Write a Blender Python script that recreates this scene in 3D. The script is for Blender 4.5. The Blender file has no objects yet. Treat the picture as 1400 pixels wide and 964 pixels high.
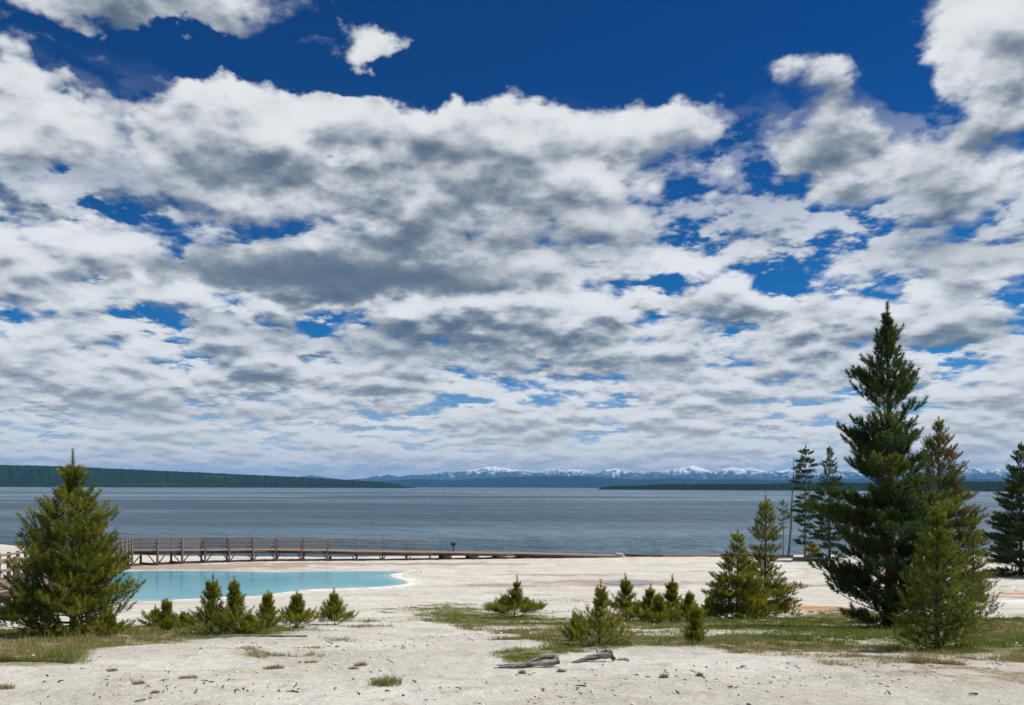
import bpy, math, random
import numpy as np
from mathutils import Vector, Matrix

R = math.radians
scene = bpy.context.scene
COL = scene.collection

# ------------------------------------------------------------------ camera
CAM_Z = 7.5                      # metres above the lake
F = 1100.0                       # focal length in photo pixels (1400 wide)
HORIZON = 666.0                  # row of the horizon; the camera is level, its frame raised (trunks stay upright)
ROLL = R(-0.22)
cam_d = bpy.data.cameras.new('camera')
cam_d.sensor_width = 36.0
cam_d.lens = 36.0 * F / 1400.0
cam_d.shift_y = (HORIZON - 482.0) / 1400.0
cam_d.clip_start = 0.1
cam_d.clip_end = 200000.0
cam = bpy.data.objects.new('camera', cam_d)
COL.objects.link(cam)
cam.matrix_world = (Matrix.Translation((0, 0, CAM_Z)) @ Matrix.Rotation(R(90), 4, 'X')
                    @ Matrix.Rotation(-ROLL, 4, 'Z'))
scene.camera = cam
CAM_M = cam.matrix_world.to_3x3()

# ------------------------------------------------------------------ sun, exposure
SUN_AZ, SUN_EL = R(80), R(56)    # azimuth clockwise from +Y
sun_dir = Vector((math.sin(SUN_AZ) * math.cos(SUN_EL), math.cos(SUN_AZ) * math.cos(SUN_EL), math.sin(SUN_EL)))
sd = bpy.data.lights.new('sun', 'SUN')
sd.energy = 4.9
sd.angle = R(0.53)
sd.color = (1.0, 0.955, 0.88)
sun = bpy.data.objects.new('sun', sd)
COL.objects.link(sun)
sun.rotation_euler = (-sun_dir).to_track_quat('-Z', 'Y').to_euler()
sun.location = (40, 20, 60)
vs = scene.view_settings
vs.view_transform = 'Standard'
vs.look = 'None'
vs.exposure = 0.18
vs.gamma = 1.0
vs.use_curve_mapping = False
scene.cycles.volume_bounces = 0
scene.cycles.max_bounces = 6
scene.cycles.diffuse_bounces = 2
scene.cycles.glossy_bounces = 2
scene.cycles.transmission_bounces = 3
scene.cycles.transparent_max_bounces = 6
scene.cycles.sample_clamp_indirect = 4.0
scene.cycles.use_denoising = True
scene.cycles.use_adaptive_sampling = False


def ray(px, py):
    return (CAM_M @ Vector(((px - 700) / F, (HORIZON - py) / F, -1.0))).normalized()


def azel(px, py):
    d = ray(px, py)
    return math.atan2(d.x, d.y), math.asin(d.z)


# ------------------------------------------------------------------ node helper
class NT:
    def __init__(self, tree):
        self.t = tree
        self.n = tree.nodes
        self.l = tree.links

    def new(self, typ, **kw):
        n = self.n.new(typ)
        for k, v in kw.items():
            setattr(n, k, v)
        return n

    def put(self, sock, v):
        if isinstance(v, bpy.types.NodeSocket):
            self.l.new(v, sock)
        elif v is not None:
            sock.default_value = v

    def m(self, op, a, b=None, c=None, clamp=False):
        n = self.new('ShaderNodeMath', operation=op, use_clamp=clamp)
        self.put(n.inputs[0], a)
        self.put(n.inputs[1], b)
        self.put(n.inputs[2], c)
        return n.outputs[0]

    def v(self, op, a, b=None, s=None):
        n = self.new('ShaderNodeVectorMath', operation=op)
        self.put(n.inputs[0], a)
        self.put(n.inputs[1], b)
        if s is not None:
            self.put(n.inputs['Scale'], s)
        return n.outputs['Value'] if op in ('DOT_PRODUCT', 'LENGTH') else n.outputs[0]

    def xyz(self, x, y, z):
        n = self.new('ShaderNodeCombineXYZ')
        self.put(n.inputs[0], x); self.put(n.inputs[1], y); self.put(n.inputs[2], z)
        return n.outputs[0]

    def sep(self, v):
        n = self.new('ShaderNodeSeparateXYZ')
        self.put(n.inputs[0], v)
        return n.outputs

    def mix(self, f, a, b, blend='MIX'):
        n = self.new('ShaderNodeMix', data_type='RGBA', blend_type=blend)
        self.put(n.inputs[0], f)
        self.put(n.inputs[6], a if isinstance(a, bpy.types.NodeSocket) else (*a, 1) if len(a) == 3 else a)
        self.put(n.inputs[7], b if isinstance(b, bpy.types.NodeSocket) else (*b, 1) if len(b) == 3 else b)
        return n.outputs[2]

    def noise(self, vec, scale, detail=4, rough=0.5, lac=2.0, dist=0.0, col=False):
        n = self.new('ShaderNodeTexNoise', noise_dimensions='3D')
        self.put(n.inputs['Vector'], vec)
        self.put(n.inputs['Scale'], scale)
        self.put(n.inputs['Detail'], detail)
        self.put(n.inputs['Roughness'], rough)
        self.put(n.inputs['Lacunarity'], lac)
        self.put(n.inputs['Distortion'], dist)
        return n.outputs['Color' if col else 'Fac']

    def ss(self, v, a, b, lo=0.0, hi=1.0):
        n = self.new('ShaderNodeMapRange', interpolation_type='SMOOTHSTEP')
        self.put(n.inputs[0], v)
        for i, q in enumerate((a, b, lo, hi)):
            self.put(n.inputs[i + 1], q)
        return n.outputs[0]

    def lin(self, v, a, b, lo=0.0, hi=1.0):
        n = self.new('ShaderNodeMapRange', interpolation_type='LINEAR', clamp=True)
        self.put(n.inputs[0], v)
        for i, q in enumerate((a, b, lo, hi)):
            self.put(n.inputs[i + 1], q)
        return n.outputs[0]

    def attr(self, name):
        return self.new('ShaderNodeAttribute', attribute_name=name).outputs['Fac']


# ------------------------------------------------------------------ world: sky with a broken cumulus deck
SKY_STRENGTH = 0.1


def build_world():
    w = bpy.data.worlds.new('World')
    scene.world = w
    w.use_nodes = True
    w.cycles.sampling_method = 'MANUAL'
    w.cycles.sample_map_resolution = 256
    t = NT(w.node_tree)
    t.n.clear()
    out = t.new('ShaderNodeOutputWorld')
    bg = t.new('ShaderNodeBackground')
    bg.inputs[1].default_value = SKY_STRENGTH
    t.l.new(bg.outputs[0], out.inputs[0])
    D = t.new('ShaderNodeTexCoord').outputs['Generated']
    sx, sy, sz = t.sep(D)

    sky = t.new('ShaderNodeTexSky', sky_type='NISHITA', sun_disc=False)
    sky.sun_elevation = SUN_EL
    sky.sun_rotation = SUN_AZ
    sky.altitude = 2400
    sky.air_density = 1.0
    sky.dust_density = 0.0
    sky.ozone_density = 4.0
    # deep, polarised-looking blue

    az = t.m('ARCTAN2', sx, sy)
    el = t.m('ARCSINE', sz)
    clear = t.mix(1.0, sky.outputs[0], t.mix(t.ss(el, 0.50, 0.06), SKY_TINT, SKY_TINT_LOW), 'MULTIPLY')
    # ragged, curling bank edges
    wq = t.xyz(t.m('MULTIPLY', az, 1.0), t.m('MULTIPLY', el, 1.5), 0.37)
    wcol = t.sep(t.noise(wq, 11.0, 5, 0.6, col=True))
    wa = t.m('MULTIPLY_ADD', t.m('SUBTRACT', wcol[0], 0.5), 0.15, az)
    wes = t.m('MULTIPLY_ADD', t.m('MAXIMUM', el, 0.0), 0.24, 0.008)
    we = t.m('MULTIPLY_ADD', t.m('SUBTRACT', wcol[1], 0.5), wes, el)

    # large-scale layout of the cloud banks, in azimuth / elevation
    def blob(px, py, rx, ry, wgt, tilt=0.0):
        a, e = azel(px, py)
        a2, _ = azel(px + rx, py)
        _, e2 = azel(px, py - ry)
        ra = max(abs(a2 - a), 1e-3); re = max(abs(e2 - e), 1e-3)
        x = t.m('DIVIDE', t.m('SUBTRACT', wa, a), ra)
        y = t.m('SUBTRACT', we, e)
        y = t.m('DIVIDE', y, re)
        if tilt:
            y = t.m('MULTIPLY_ADD', x, tilt, y)
        q = t.m('MULTIPLY_ADD', x, x, t.m('MULTIPLY', y, y))
        g = t.m('POWER', 2.718281828, t.m('MULTIPLY', q, -1.0))
        return t.m('MULTIPLY', g, wgt)

    def total(lst):
        acc = None
        for q in lst:
            g = blob(*q)
            acc = g if acc is None else t.m('ADD', acc, g)
        return acc
    cov = total(CLOUD_BLOBS)
    shade = total(SHADE_BLOBS)          # shade painted into the cloud tone only; opacity unchanged, negative weights brighten
    # gentle rise of cover toward the horizon, where the deck closes up
    cov = t.m('ADD', cov, t.ss(el, 0.30, 0.06, 0.0, 0.16))
    cov = t.m('ADD', cov, CLOUD_BASE)

    # the deck lies on a softened plane overhead; a point of it is found for any elevation angle
    hx, hy, _ = t.sep(t.v('NORMALIZE', t.xyz(sx, sy, 0.0)))

    def place(elev, seed, soft=0.12):
        s_ = t.m('SINE', elev)
        c_ = t.m('COSINE', elev)
        k = t.m('DIVIDE', c_, t.m('ADD', t.m('MAXIMUM', s_, -0.03), soft))
        return t.xyz(t.m('MULTIPLY', hx, k), t.m('MULTIPLY', hy, k), seed)

    def field(P, scale, det, puffs, pdet=2.0, amp=2.7, rough=0.58):
        n = t.noise(P, scale, det, rough, 2.1)
        d = t.m('MULTIPLY', t.m('SUBTRACT', n, 0.5), amp)
        if puffs:
            vo = t.new('ShaderNodeTexVoronoi', feature='SMOOTH_F1', voronoi_dimensions='2D', normalize=True)
            wp = t.v('ADD', P, t.xyz(0.0, t.m('MULTIPLY', n, 0.25), 0.0))
            t.put(vo.inputs['Vector'], wp)
            vo.inputs['Scale'].default_value = scale * 2.6
            vo.inputs['Detail'].default_value = pdet
            vo.inputs['Roughness'].default_value = 0.55
            vo.inputs['Lacunarity'].default_value = 2.3
            vo.inputs['Smoothness'].default_value = 0.35
            d = t.m('MULTIPLY_ADD', t.m('SUBTRACT', 0.40, vo.outputs['Distance']), puffs, d)
        return d

    def layer(cv, scale, seed, soft, puffs, kshade, sharp):
        step = t.m('MULTIPLY_ADD', t.m('MAXIMUM', el, 0.0), 0.050, 0.0030)
        P0 = place(el, seed, soft)
        d0 = t.m('ADD', cv, field(P0, scale, 9, puffs, 2.0, 2.7, 0.57))
        s0 = t.m('ADD', cv, field(P0, scale, 5.5, puffs, 1.6))
        e1 = t.m('ADD', el, step)
        s1 = t.m('ADD', cv, field(place(e1, seed, soft), scale, 5.5, puffs, 1.6))
        e2 = t.m('MULTIPLY_ADD', step, 3.0, el)
        s2 = t.m('ADD', cv, field(place(e2, seed, soft), scale, 3, 0))
        al = t.ss(d0, -0.02, sharp)
        depth = t.m('MULTIPLY_ADD', d0, 0.22, t.m('MULTIPLY_ADD', s1, 0.30, t.m('MULTIPLY', s2, 0.40)))
        depth = t.m('MAXIMUM', t.m('ADD', depth, shade), 0.0)
        rim = t.m('MULTIPLY', t.m('SUBTRACT', s0, s1), 2.1)             # sunlit upper flank of each puff
        lit = t.m('POWER', 2.718281828, t.m('MULTIPLY', depth, -kshade))
        rim = t.m('MULTIPLY', rim, t.m('POWER', 2.718281828, t.m('MULTIPLY', t.m('MAXIMUM', shade, 0.0), -0.8)))
        lit = t.m('ADD', lit, rim)
        # soft limits instead of flat cores
        lit = t.m('MULTIPLY_ADD', t.m('TANH', t.m('MULTIPLY_ADD', lit, 1.8, -0.75)), 0.5, 0.5)
        lit = t.m('MULTIPLY', lit, t.m('POWER', 2.718281828, t.m('MULTIPLY', t.m('MAXIMUM', shade, 0.0), -0.75)))
        c = t.v('ADD', t.v('SCALE', CLOUD_SUN, s=lit), CLOUD_AMB)
        return al, c

    # high, thin back layer first, then the main banks
    ab, cb = layer(t.m('ADD', t.m('MULTIPLY', cov, 0.6), BACK_BASE), 4.2, 5.7, 0.16, 0.8, 1.7, 0.26)
    ab = t.m('MULTIPLY', ab, t.ss(el, 0.46, 0.22))
    af, cf = layer(cov, 2.15, 1.3, 0.25, 1.15, CLOUD_K, 0.33)
    cloudy = t.mix(ab, clear, cb)
    cloudy = t.mix(af, cloudy, cf)
    # distance dims contrast: the far deck fades into pale air near the horizon
    air = t.ss(el, 0.16, -0.01, 0.0, 0.55)
    final = t.mix(air, cloudy, HORIZON_AIR)
    # below the horizon: plain air tone
    below = t.ss(sz, -0.001, -0.012)
    final = t.mix(below, final, (1.2, 1.5, 1.8))
    t.l.new(final, bg.inputs[0])


SKY_TINT = (0.01, 0.255, 0.55)
SKY_TINT_LOW = (0.05, 0.47, 0.74)
CLOUD_SUN = (6.5, 6.3, 5.95)
CLOUD_AMB = (0.66, 1.08, 1.62)
CLOUD_K = 1.95
HORIZON_AIR = (8.4, 7.7, 6.7)
CLOUD_BASE = 0.02
BACK_BASE = 0.02
#   px, py, rx, ry, weight, tilt        (layout taken from the sky as seen from this place)
CLOUD_BLOBS = [
    (800, 40, 300, 90, -0.85), (1050, 60, 120, 60, -0.4), (330, 80, 190, 27, -0.9, -0.1), (110, 105, 70, 20, -0.8, 0.2), (575, 120, 50, 50, -0.5), (1200, 90, 85, 90, -0.6, 0.3),
    (180, 10, 170, 55, 0.5, 0.3), (515, 48, 50, 24, 0.55), (1385, 60, 60, 75, 0.40), (1270, 130, 50, 60, -0.3), (40, 85, 50, 30, 0.35),
    (280, 195, 270, 85, 0.45), (790, 215, 240, 85, 0.45), (1230, 240, 150, 70, 0.42), (1120, 215, 60, 40, 0.22), (460, 130, 45, 40, 0.3), (640, 170, 60, 30, .2), (900, 160, 90, 26, .2),
    (130, 292, 55, 12, -0.5), (1030, 235, 26, 60, -0.6, 0.3), (1070, 380, 50, 32, -0.6, 0.3), (915, 390, 60, 16, -0.6),
    (490, 215, 24, 14, -0.5), (245, 345, 22, 14, -0.35), (190, 378, 20, 11, -0.35), (270, 300, 60, 20, .25),
    (520, 370, 230, 40, 0.30), (640, 460, 230, 50, 0.22), (1300, 340, 110, 50, 0.26), (350, 520, 260, 30, 0.1),
    (650, 550, 160, 10, -0.35), (1330, 440, 80, 40, 0.15), (850, 330, 130, 50, 0.15), (60, 430, 150, 90, 0.12), (450, 372, 170, 34, 0.45),
]
SHADE_BLOBS = [  # painted dark undersides of the banks; negative weights are painted bright parts
    (420, 378, 140, 24, 1.7), (580, 384, 110, 22, 1.1), (560, 424, 200, 12, -0.6), (650, 250, 70, 26, 0.3), (740, 325, 160, 26, 0.35), (400, 450, 170, 20, 0.35), (620, 480, 150, 18, 0.45),
    (220, 560, 150, 16, 0.3), (1290, 345, 110, 26, 0.5), (1350, 450, 70, 18, 0.35), (330, 240, 140, 26, 0.22), (1150, 270, 40, 20, 0.3), (150, 250, 90, 20, 0.15), (800, 500, 160, 10, .2),
    (100, 20, 90, 18, 0.15), (1370, 70, 80, 80, -0.4), (250, 130, 250, 30, -0.35), (780, 150, 260, 30, -0.35), (780, 410, 160, 18, -0.4), (450, 290, 140, 26, -0.3), (1250, 215, 130, 24, -0.35), (250, 410, 200, 16, -.3), (120, 340, 120, 30, -.25),
]
build_world()

# ------------------------------------------------------------------ numpy noise
_rs = np.random.RandomState(11)
_TAB = _rs.rand(256, 256)


def vnoise(x, y):
    xi = np.floor(x).astype(int); yi = np.floor(y).astype(int)
    fx = x - xi; fy = y - yi
    fx = fx * fx * (3 - 2 * fx); fy = fy * fy * (3 - 2 * fy)
    a = _TAB[xi & 255, yi & 255]; b = _TAB[(xi + 1) & 255, yi & 255]
    c = _TAB[xi & 255, (yi + 1) & 255]; d = _TAB[(xi + 1) & 255, (yi + 1) & 255]
    return (a * (1 - fx) + b * fx) * (1 - fy) + (c * (1 - fx) + d * fx) * fy


def fbm(x, y, oct=4, gain=0.5):
    s = 0; a = 1; t = 0
    x = np.asarray(x, float); y = np.asarray(y, float)
    for o in range(oct):
        s = s + a * vnoise(x + 17.3 * o, y - 9.1 * o); t += a
        x = x * 2.03; y = y * 2.03; a *= gain
    return s / t


def sstep(a, b, v):
    t = np.clip((v - a) / (b - a), 0, 1)
    return t * t * (3 - 2 * t)


def poly_sd(x, y, poly):
    """signed distance, positive inside"""
    p = np.array(poly, float)
    q = np.roll(p, -1, 0)
    best = np.full(x.shape, 1e18); inside = np.zeros(x.shape, bool)
    for (ax, ay), (bx, by) in zip(p, q):
        ex, ey = bx - ax, by - ay
        t = np.clip(((x - ax) * ex + (y - ay) * ey) / (ex * ex + ey * ey + 1e-12), 0, 1)
        best = np.minimum(best, (x - ax - t * ex) ** 2 + (y - ay - t * ey) ** 2)
        c = ((ay > y) != (by > y)) & (x < ex * (y - ay) / (ey if abs(ey) > 1e-9 else 1e-9) + ax)
        inside ^= c
    s = np.sqrt(best)
    return np.where(inside, s, -s)


# ------------------------------------------------------------------ terrain shape
_PD = np.array([-400, 0, 5, 7.0, 10.5, 14, 18, 22, 30, 40, 49, 58, 78, 86, 400, 1000])
_PZ = np.array([-1.2, -1.62, -1.68, -1.80, -2.18, -2.62, -3.2, -3.78, -4.92, -6.05, -6.88, -7.03, -7.16, -7.25, -7.25, -7.25]) + CAM_Z
_DX = np.linspace(-20, 420, 4401)
_t = np.interp(_DX, _PD, _PZ)
_k = np.ones(15) / 15
_t = np.convolve(np.pad(_t, 14, mode='edge'), _k, 'same')[14:-14]
_PROF = np.convolve(np.pad(_t, 14, mode='edge'), _k, 'same')[14:-14]
POOL_Z = -7.0 + CAM_Z            # 0.5 m above the lake


def shore_y(x):
    return np.interp(x, [-400, -78, -58, -42, -20, 0, 30, 60, 90, 400], [170, 113, 98, 87, 87, 89, 91, 95, 100, 150])


POOL = None


def Z(x, y, fine=True):
    x = np.asarray(x, float); y = np.asarray(y, float)
    z = np.interp(y, _DX, _PROF)
    z = np.where(y < -20, _PZ[1] + (-y - 20) * 0.004, z)
    near = sstep(4, 12, y) * (1 - sstep(60, 80, y))
    z = z + (fbm(x * 0.16, y * 0.16, 3) - 0.5) * 0.34 * near * (1 - 0.6 * sstep(35, 50, y))
    z = z + (fbm(x * 0.7 + 40, y * 0.7, 3) - 0.5) * (0.11 - 0.05 * sstep(36, 50, y))
    if fine:
        z = z + (fbm(x * 3.2, y * 3.2 + 9, 4) - 0.5) * 0.055
    if POOL is not None:
        sdp = poly_sd(x, y, POOL)
        rim = np.exp(-(sdp / 1.3) ** 2)
        z = z * (1 - 0.85 * rim) + 0.85 * rim * (POOL_Z + 0.05)
        z = np.where(sdp > 0, np.minimum(z, POOL_Z + 0.05 - np.minimum(sdp, 3.0) * 0.4), z)
        z = np.where(sdp < 0, np.maximum(z, POOL_Z + 0.02 * np.clip(-sdp, 0, 3)) * 1.0, z) if False else z
    sh = shore_y(x) + (fbm(x * 0.12, y * 0 + 3.3, 3) - 0.5) * 3
    under = sstep(-5, 14, y - sh)
    z = z * (1 - under) + under * (-2.0 - np.clip((y - sh) * 0.02, 0, 60))
    return z


def ground(px, py):
    d = ray(px, py)
    ts = np.concatenate([np.linspace(3, 60, 2280), np.linspace(60.05, 140, 1600)]) / d.y
    X = d.x * ts; Y = d.y * ts; H = CAM_Z + d.z * ts - Z(X, Y, False)
    k = np.argmax(H < 0)
    return float(X[k]), float(Y[k]), float(Z(X[k:k + 1], Y[k:k + 1])[0])


def at(px, y, z=None, py=None):
    """point at depth y on the column px (and row py or height z)"""
    d = ray(px, py if py is not None else 700)
    x = d.x / d.y * y
    return (x, y, CAM_Z + d.z / d.y * y) if py is not None else (x, y, z)


def on_plane(px, py, z):
    d = ray(px, py)
    t = (z - CAM_Z) / d.z
    return (d.x * t, d.y * t)


POOL = [on_plane(px, py, POOL_Z) for px, py in
        [(150, 824), (210, 823), (262, 820), (310, 817), (352, 816), (385, 811), (420, 807), (470, 805), (520, 803), (548, 800), (561, 797),
         (552, 793), (538, 789), (534, 786), (545, 784), (562, 781.5), (500, 780.5), (430, 781), (380, 782), (330, 781), (280, 780), (220, 780), (165, 781), (120, 784), (110, 800)]]
_pp = np.array(POOL)


def gp(*pts):
    return [ground(px, py)[:2] for px, py in pts]


_keep, POOL = POOL, None
G_LEFT = gp((-60, 866), (60, 858), (120, 856), (190, 856), (214, 842), (300, 840), (360, 850), (425, 862), (400, 868), (340, 872), (280, 876), (200, 882), (135, 890), (105, 902), (40, 912), (-60, 916))
G_MID = gp((548, 834), (575, 827), (610, 825), (650, 832), (690, 838), (760, 843), (800, 849), (870, 849), (960, 846), (1000, 846), (1050, 843), (1090, 838), (1150, 832), (1230, 836), (1300, 840), (1350, 845), (1450, 843), (1450, 942), (1400, 938), (1330, 936), (1250, 927), (1130, 913), (1050, 904), (960, 889), (880, 882), (850, 886), (790, 895), (740, 904), (700, 904), (685, 893), (725, 884), (690, 870), (640, 858), (600, 850), (560, 842))
G_TREE = gp((560, 838), (640, 836), (700, 845), (740, 850), (800, 862), (770, 872), (740, 880), (690, 866), (640, 855), (580, 848))
BARE = [ground(*p)[:2] + (r,) for *p, r in ((735, 851, 1.6), (885, 862, 1.3), (965, 866, 1.2), (700, 858, .7), (830, 868, .6), (1100, 846, .8), (1310, 905, .5), (1180, 895, .5))]
DRYS = gp((985, 884), (1100, 885), (1200, 892), (1300, 894), (1450, 892), (1450, 945), (1250, 928), (1130, 913), (1050, 905))
WISPS = [ground(*p)[:2] + (r,) for *p, r in ((770, 820, 1.0), (745, 838, .9), (790, 823, .7), (560, 833, .9), (470, 850, .6), (520, 850, .5), (372, 862, .4), (400, 897, .35), (380, 900, .3),
                                             (500, 857, .5), (350, 890, .25), (620, 830, .8), (700, 828, .8), (740, 822, .6), (1370, 808, 1.0), (1330, 815, .8), (415, 886, .3), (610, 872, .22), (450, 876, .25), (30, 905, .4))]
ORANGE = [ground(*p)[:2] + r for p, r in (((1108, 831), (2.6, 2.2)), ((1385, 812), (1.6, .7)), ((1060, 827), (1.2, .8)))]
MOUND = [ground(*p)[:2] + r for p, r in (((1395, 829), (2.6, 1.5)),)]
PUDDLE = gp((826, 797), (850, 794.5), (878, 794.5), (893, 797), (872, 799.5), (845, 800))
PINKS = [ground(*p)[:2] + r for p, r in (((250, 775), (11, 3.8)), ((330, 774), (8, 2.6)), ((440, 771), (9, 1.6)), ((858, 797), (6.5, 2.6)), ((600, 771), (9, 1.5)), ((690, 800), (4, 1.6)), ((1080, 800), (5, 1.0)), ((1330, 815), (6, 1.0)), ((760, 786), (6, .8)))]
POOL = _keep


def masks(x, y):
    sdn = (fbm(x * 0.9, y * 0.9, 4) - 0.5)
    big = fbm(x * 0.33 + 7, y * 0.33, 3)
    fine = fbm(x * 2.6 + 3, y * 2.6, 3)
    w = 0.02 * np.clip(y, 5, 80)
    gl = sstep(-0.3, 0.9, poly_sd(x, y, G_LEFT) / (w * 2.2) + sdn * 2.6)
    gm = sstep(-0.3, 0.9, poly_sd(x, y, G_MID) / (w * 2.2) + sdn * 2.6)
    gt = sstep(-0.3, 0.9, poly_sd(x, y, G_TREE) / (w * 2.2) + sdn * 2)
    g = np.maximum(np.maximum(gl, gm) * sstep(0.20, 0.44, fine * 0.55 + big * 0.5), gt * 0.85)
    for bx, by, r in BARE:
        g = g * (1 - 0.85 * np.exp(-(((x - bx) / (r * 1.8)) ** 2 + ((y - by) / r) ** 2) * (1.3 + 2 * sdn)))
    dz_ = sstep(-0.6, 0.8, poly_sd(x, y, DRYS) / w * 0.5 + sdn * 2)
    g = g * (1 - 0.75 * dz_ * (1 - sstep(.46, .60, fbm(x * 1.9, y * 1.9 + 31, 3))))
    wi = np.zeros_like(x)
    for bx, by, r in WISPS:
        wi = np.maximum(wi, np.exp(-(((x - bx) / (r * 1.7)) ** 2 + ((y - by) / r) ** 2)) * sstep(0.42, 0.6, fine))
    g = np.maximum(g, 0.75 * wi)
    dry = sstep(-0.6, 0.8, poly_sd(x, y, DRYS) / w * 0.5 + sdn * 2)
    dry = np.maximum(dry, sstep(0.5, 0.62, big) * 0.6)
    dry = np.maximum(dry, wi * 0.8)
    dry = np.maximum(dry, gl * sstep(15.5, 12.5, y) * sstep(.35, .6, fine) * .8)
    org = np.zeros_like(x); pk = np.zeros_like(x)
    for bx, by, rx, ry in ORANGE:
        org = np.maximum(org, sstep(0.35, 0.75, np.exp(-((x - bx) / rx) ** 2 - ((y - by) / ry) ** 2) + sdn * 0.8))
    for bx, by, rx, ry in PINKS:
        pk = np.maximum(pk, sstep(0.2, 0.8, np.exp(-((x - bx) / rx) ** 2 - ((y - by) / ry) ** 2) + sdn * 1.1))
    rim = poly_sd(x, y, POOL)
    white = np.exp(-((rim + 0.35) / 0.65) ** 2) * (y < POOL_MID + 6) * (0.35 + 0.65 * sstep(.35, .6, fine))
    for bx, by, rx, ry in MOUND:
        white = np.maximum(white, np.exp(-((x - bx) / rx) ** 2 - ((y - by) / ry) ** 2))
    return g, dry, org, pk * (1 - white), white


POOL_MID = float(_pp[:, 1].mean())


# ------------------------------------------------------------------ mesh + material helpers
def mesh_np(name, verts, faces, mat=None, parent=None, smooth=False, attrs=None):
    """faces: (n,3) or (n,4) int array"""
    me = bpy.data.meshes.new(name)
    verts = np.ascontiguousarray(verts, np.float32); faces = np.ascontiguousarray(faces, np.int32)
    k = faces.shape[1]
    me.vertices.add(len(verts)); me.vertices.foreach_set('co', verts.ravel())
    me.loops.add(faces.size); me.loops.foreach_set('vertex_index', faces.ravel())
    me.polygons.add(len(faces))
    me.polygons.foreach_set('loop_start', np.arange(0, faces.size, k, dtype=np.int32))
    me.polygons.foreach_set('loop_total', np.full(len(faces), k, np.int32))
    if smooth:
        me.polygons.foreach_set('use_smooth', np.ones(len(faces), bool))
    for an, av in (attrs or {}).items():
        a = me.attributes.new(an, 'FLOAT', 'POINT')
        a.data.foreach_set('value', np.ascontiguousarray(av, np.float32).ravel())
    me.update(calc_edges=True)
    me.validate()
    o = bpy.data.objects.new(name, me)
    COL.objects.link(o)
    if mat:
        me.materials.append(mat)
    if parent:
        o.parent = parent
    return o


class MB:
    """collects quads"""
    def __init__(self):
        self.v = []; self.f = []

    def box(self, c, sx, sy, sz, rot=None, jitter=0):
        b = len(self.v)
        for dx in (-.5, .5):
            for dy in (-.5, .5):
                for dz in (-.5, .5):
                    p = Vector((dx * sx, dy * sy, dz * sz))
                    if rot is not None:
                        p = rot @ p
                    self.v.append((p.x + c[0], p.y + c[1], p.z + c[2]))
        self.f += [tuple(b + i for i in q) for q in ((0, 1, 3, 2), (4, 6, 7, 5), (0, 4, 5, 1), (2, 3, 7, 6), (0, 2, 6, 4), (1, 5, 7, 3))]

    def bar(self, p, q, w, h):
        p = Vector(p); q = Vector(q); d = q - p
        L = d.length; d.normalize()
        up = Vector((0, 0, 1)) if abs(d.z) < 0.95 else Vector((0, 1, 0))
        s = d.cross(up).normalized(); u = s.cross(d)
        rot = Matrix((d, s, u)).transposed()
        self.box((p + q) / 2, L, w, h, rot)

    def tube(self, pts, rad, n=8):
        pts = [Vector(p) for p in pts]
        b = len(self.v)
        for i, p in enumerate(pts):
            d = (pts[min(i + 1, len(pts) - 1)] - pts[max(i - 1, 0)]).normalized()
            a = d.orthogonal().normalized() if abs(d.z) < 0.9 else d.cross(Vector((0, 1, 0))).normalized()
            c = d.cross(a)
            for k in range(n):
                th = 2 * math.pi * k / n
                q = p + (a * math.cos(th) + c * math.sin(th)) * rad[i]
                self.v.append(tuple(q))
        for i in range(len(pts) - 1):
            for k in range(n):
                k2 = (k + 1) % n
                self.f.append((b + i * n + k, b + i * n + k2, b + (i + 1) * n + k2, b + (i + 1) * n + k))

    def build(self, name, mat, parent=None, bevel=0.0, smooth=False, origin=None):
        v = np.array(self.v, float)
        o = mesh_np(name, v, np.array(self.f), mat, parent, smooth)
        if bevel:
            m = o.modifiers.new('bevel', 'BEVEL'); m.width = bevel; m.segments = 2
        return o


def tag(o, label=None, cat=None, group=None, kind=None):
    if label: o['label'] = label
    if cat: o['category'] = cat
    if group: o['group'] = group
    if kind: o['kind'] = kind
    return o


def empty(name, loc, rz=0.0):
    o = bpy.data.objects.new(name, None)
    COL.objects.link(o)
    o.location = loc; o.rotation_euler = (0, 0, rz)
    o.empty_display_size = 0.3
    return o


def material(name, rough=0.9, spec=0.2):
    m = bpy.data.materials.new(name)
    m.use_nodes = True
    t = NT(m.node_tree)
    b = t.n['Principled BSDF']
    b.inputs['Roughness'].default_value = rough
    b.inputs['Specular IOR Level'].default_value = spec
    return m, t, b


def bump(t, b, h, strength, dist=0.02):
    n = t.new('ShaderNodeBump')
    n.inputs['Strength'].default_value = strength
    n.inputs['Distance'].default_value = dist
    t.put(n.inputs['Height'], h)
    t.l.new(n.outputs[0], b.inputs['Normal'])


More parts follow.
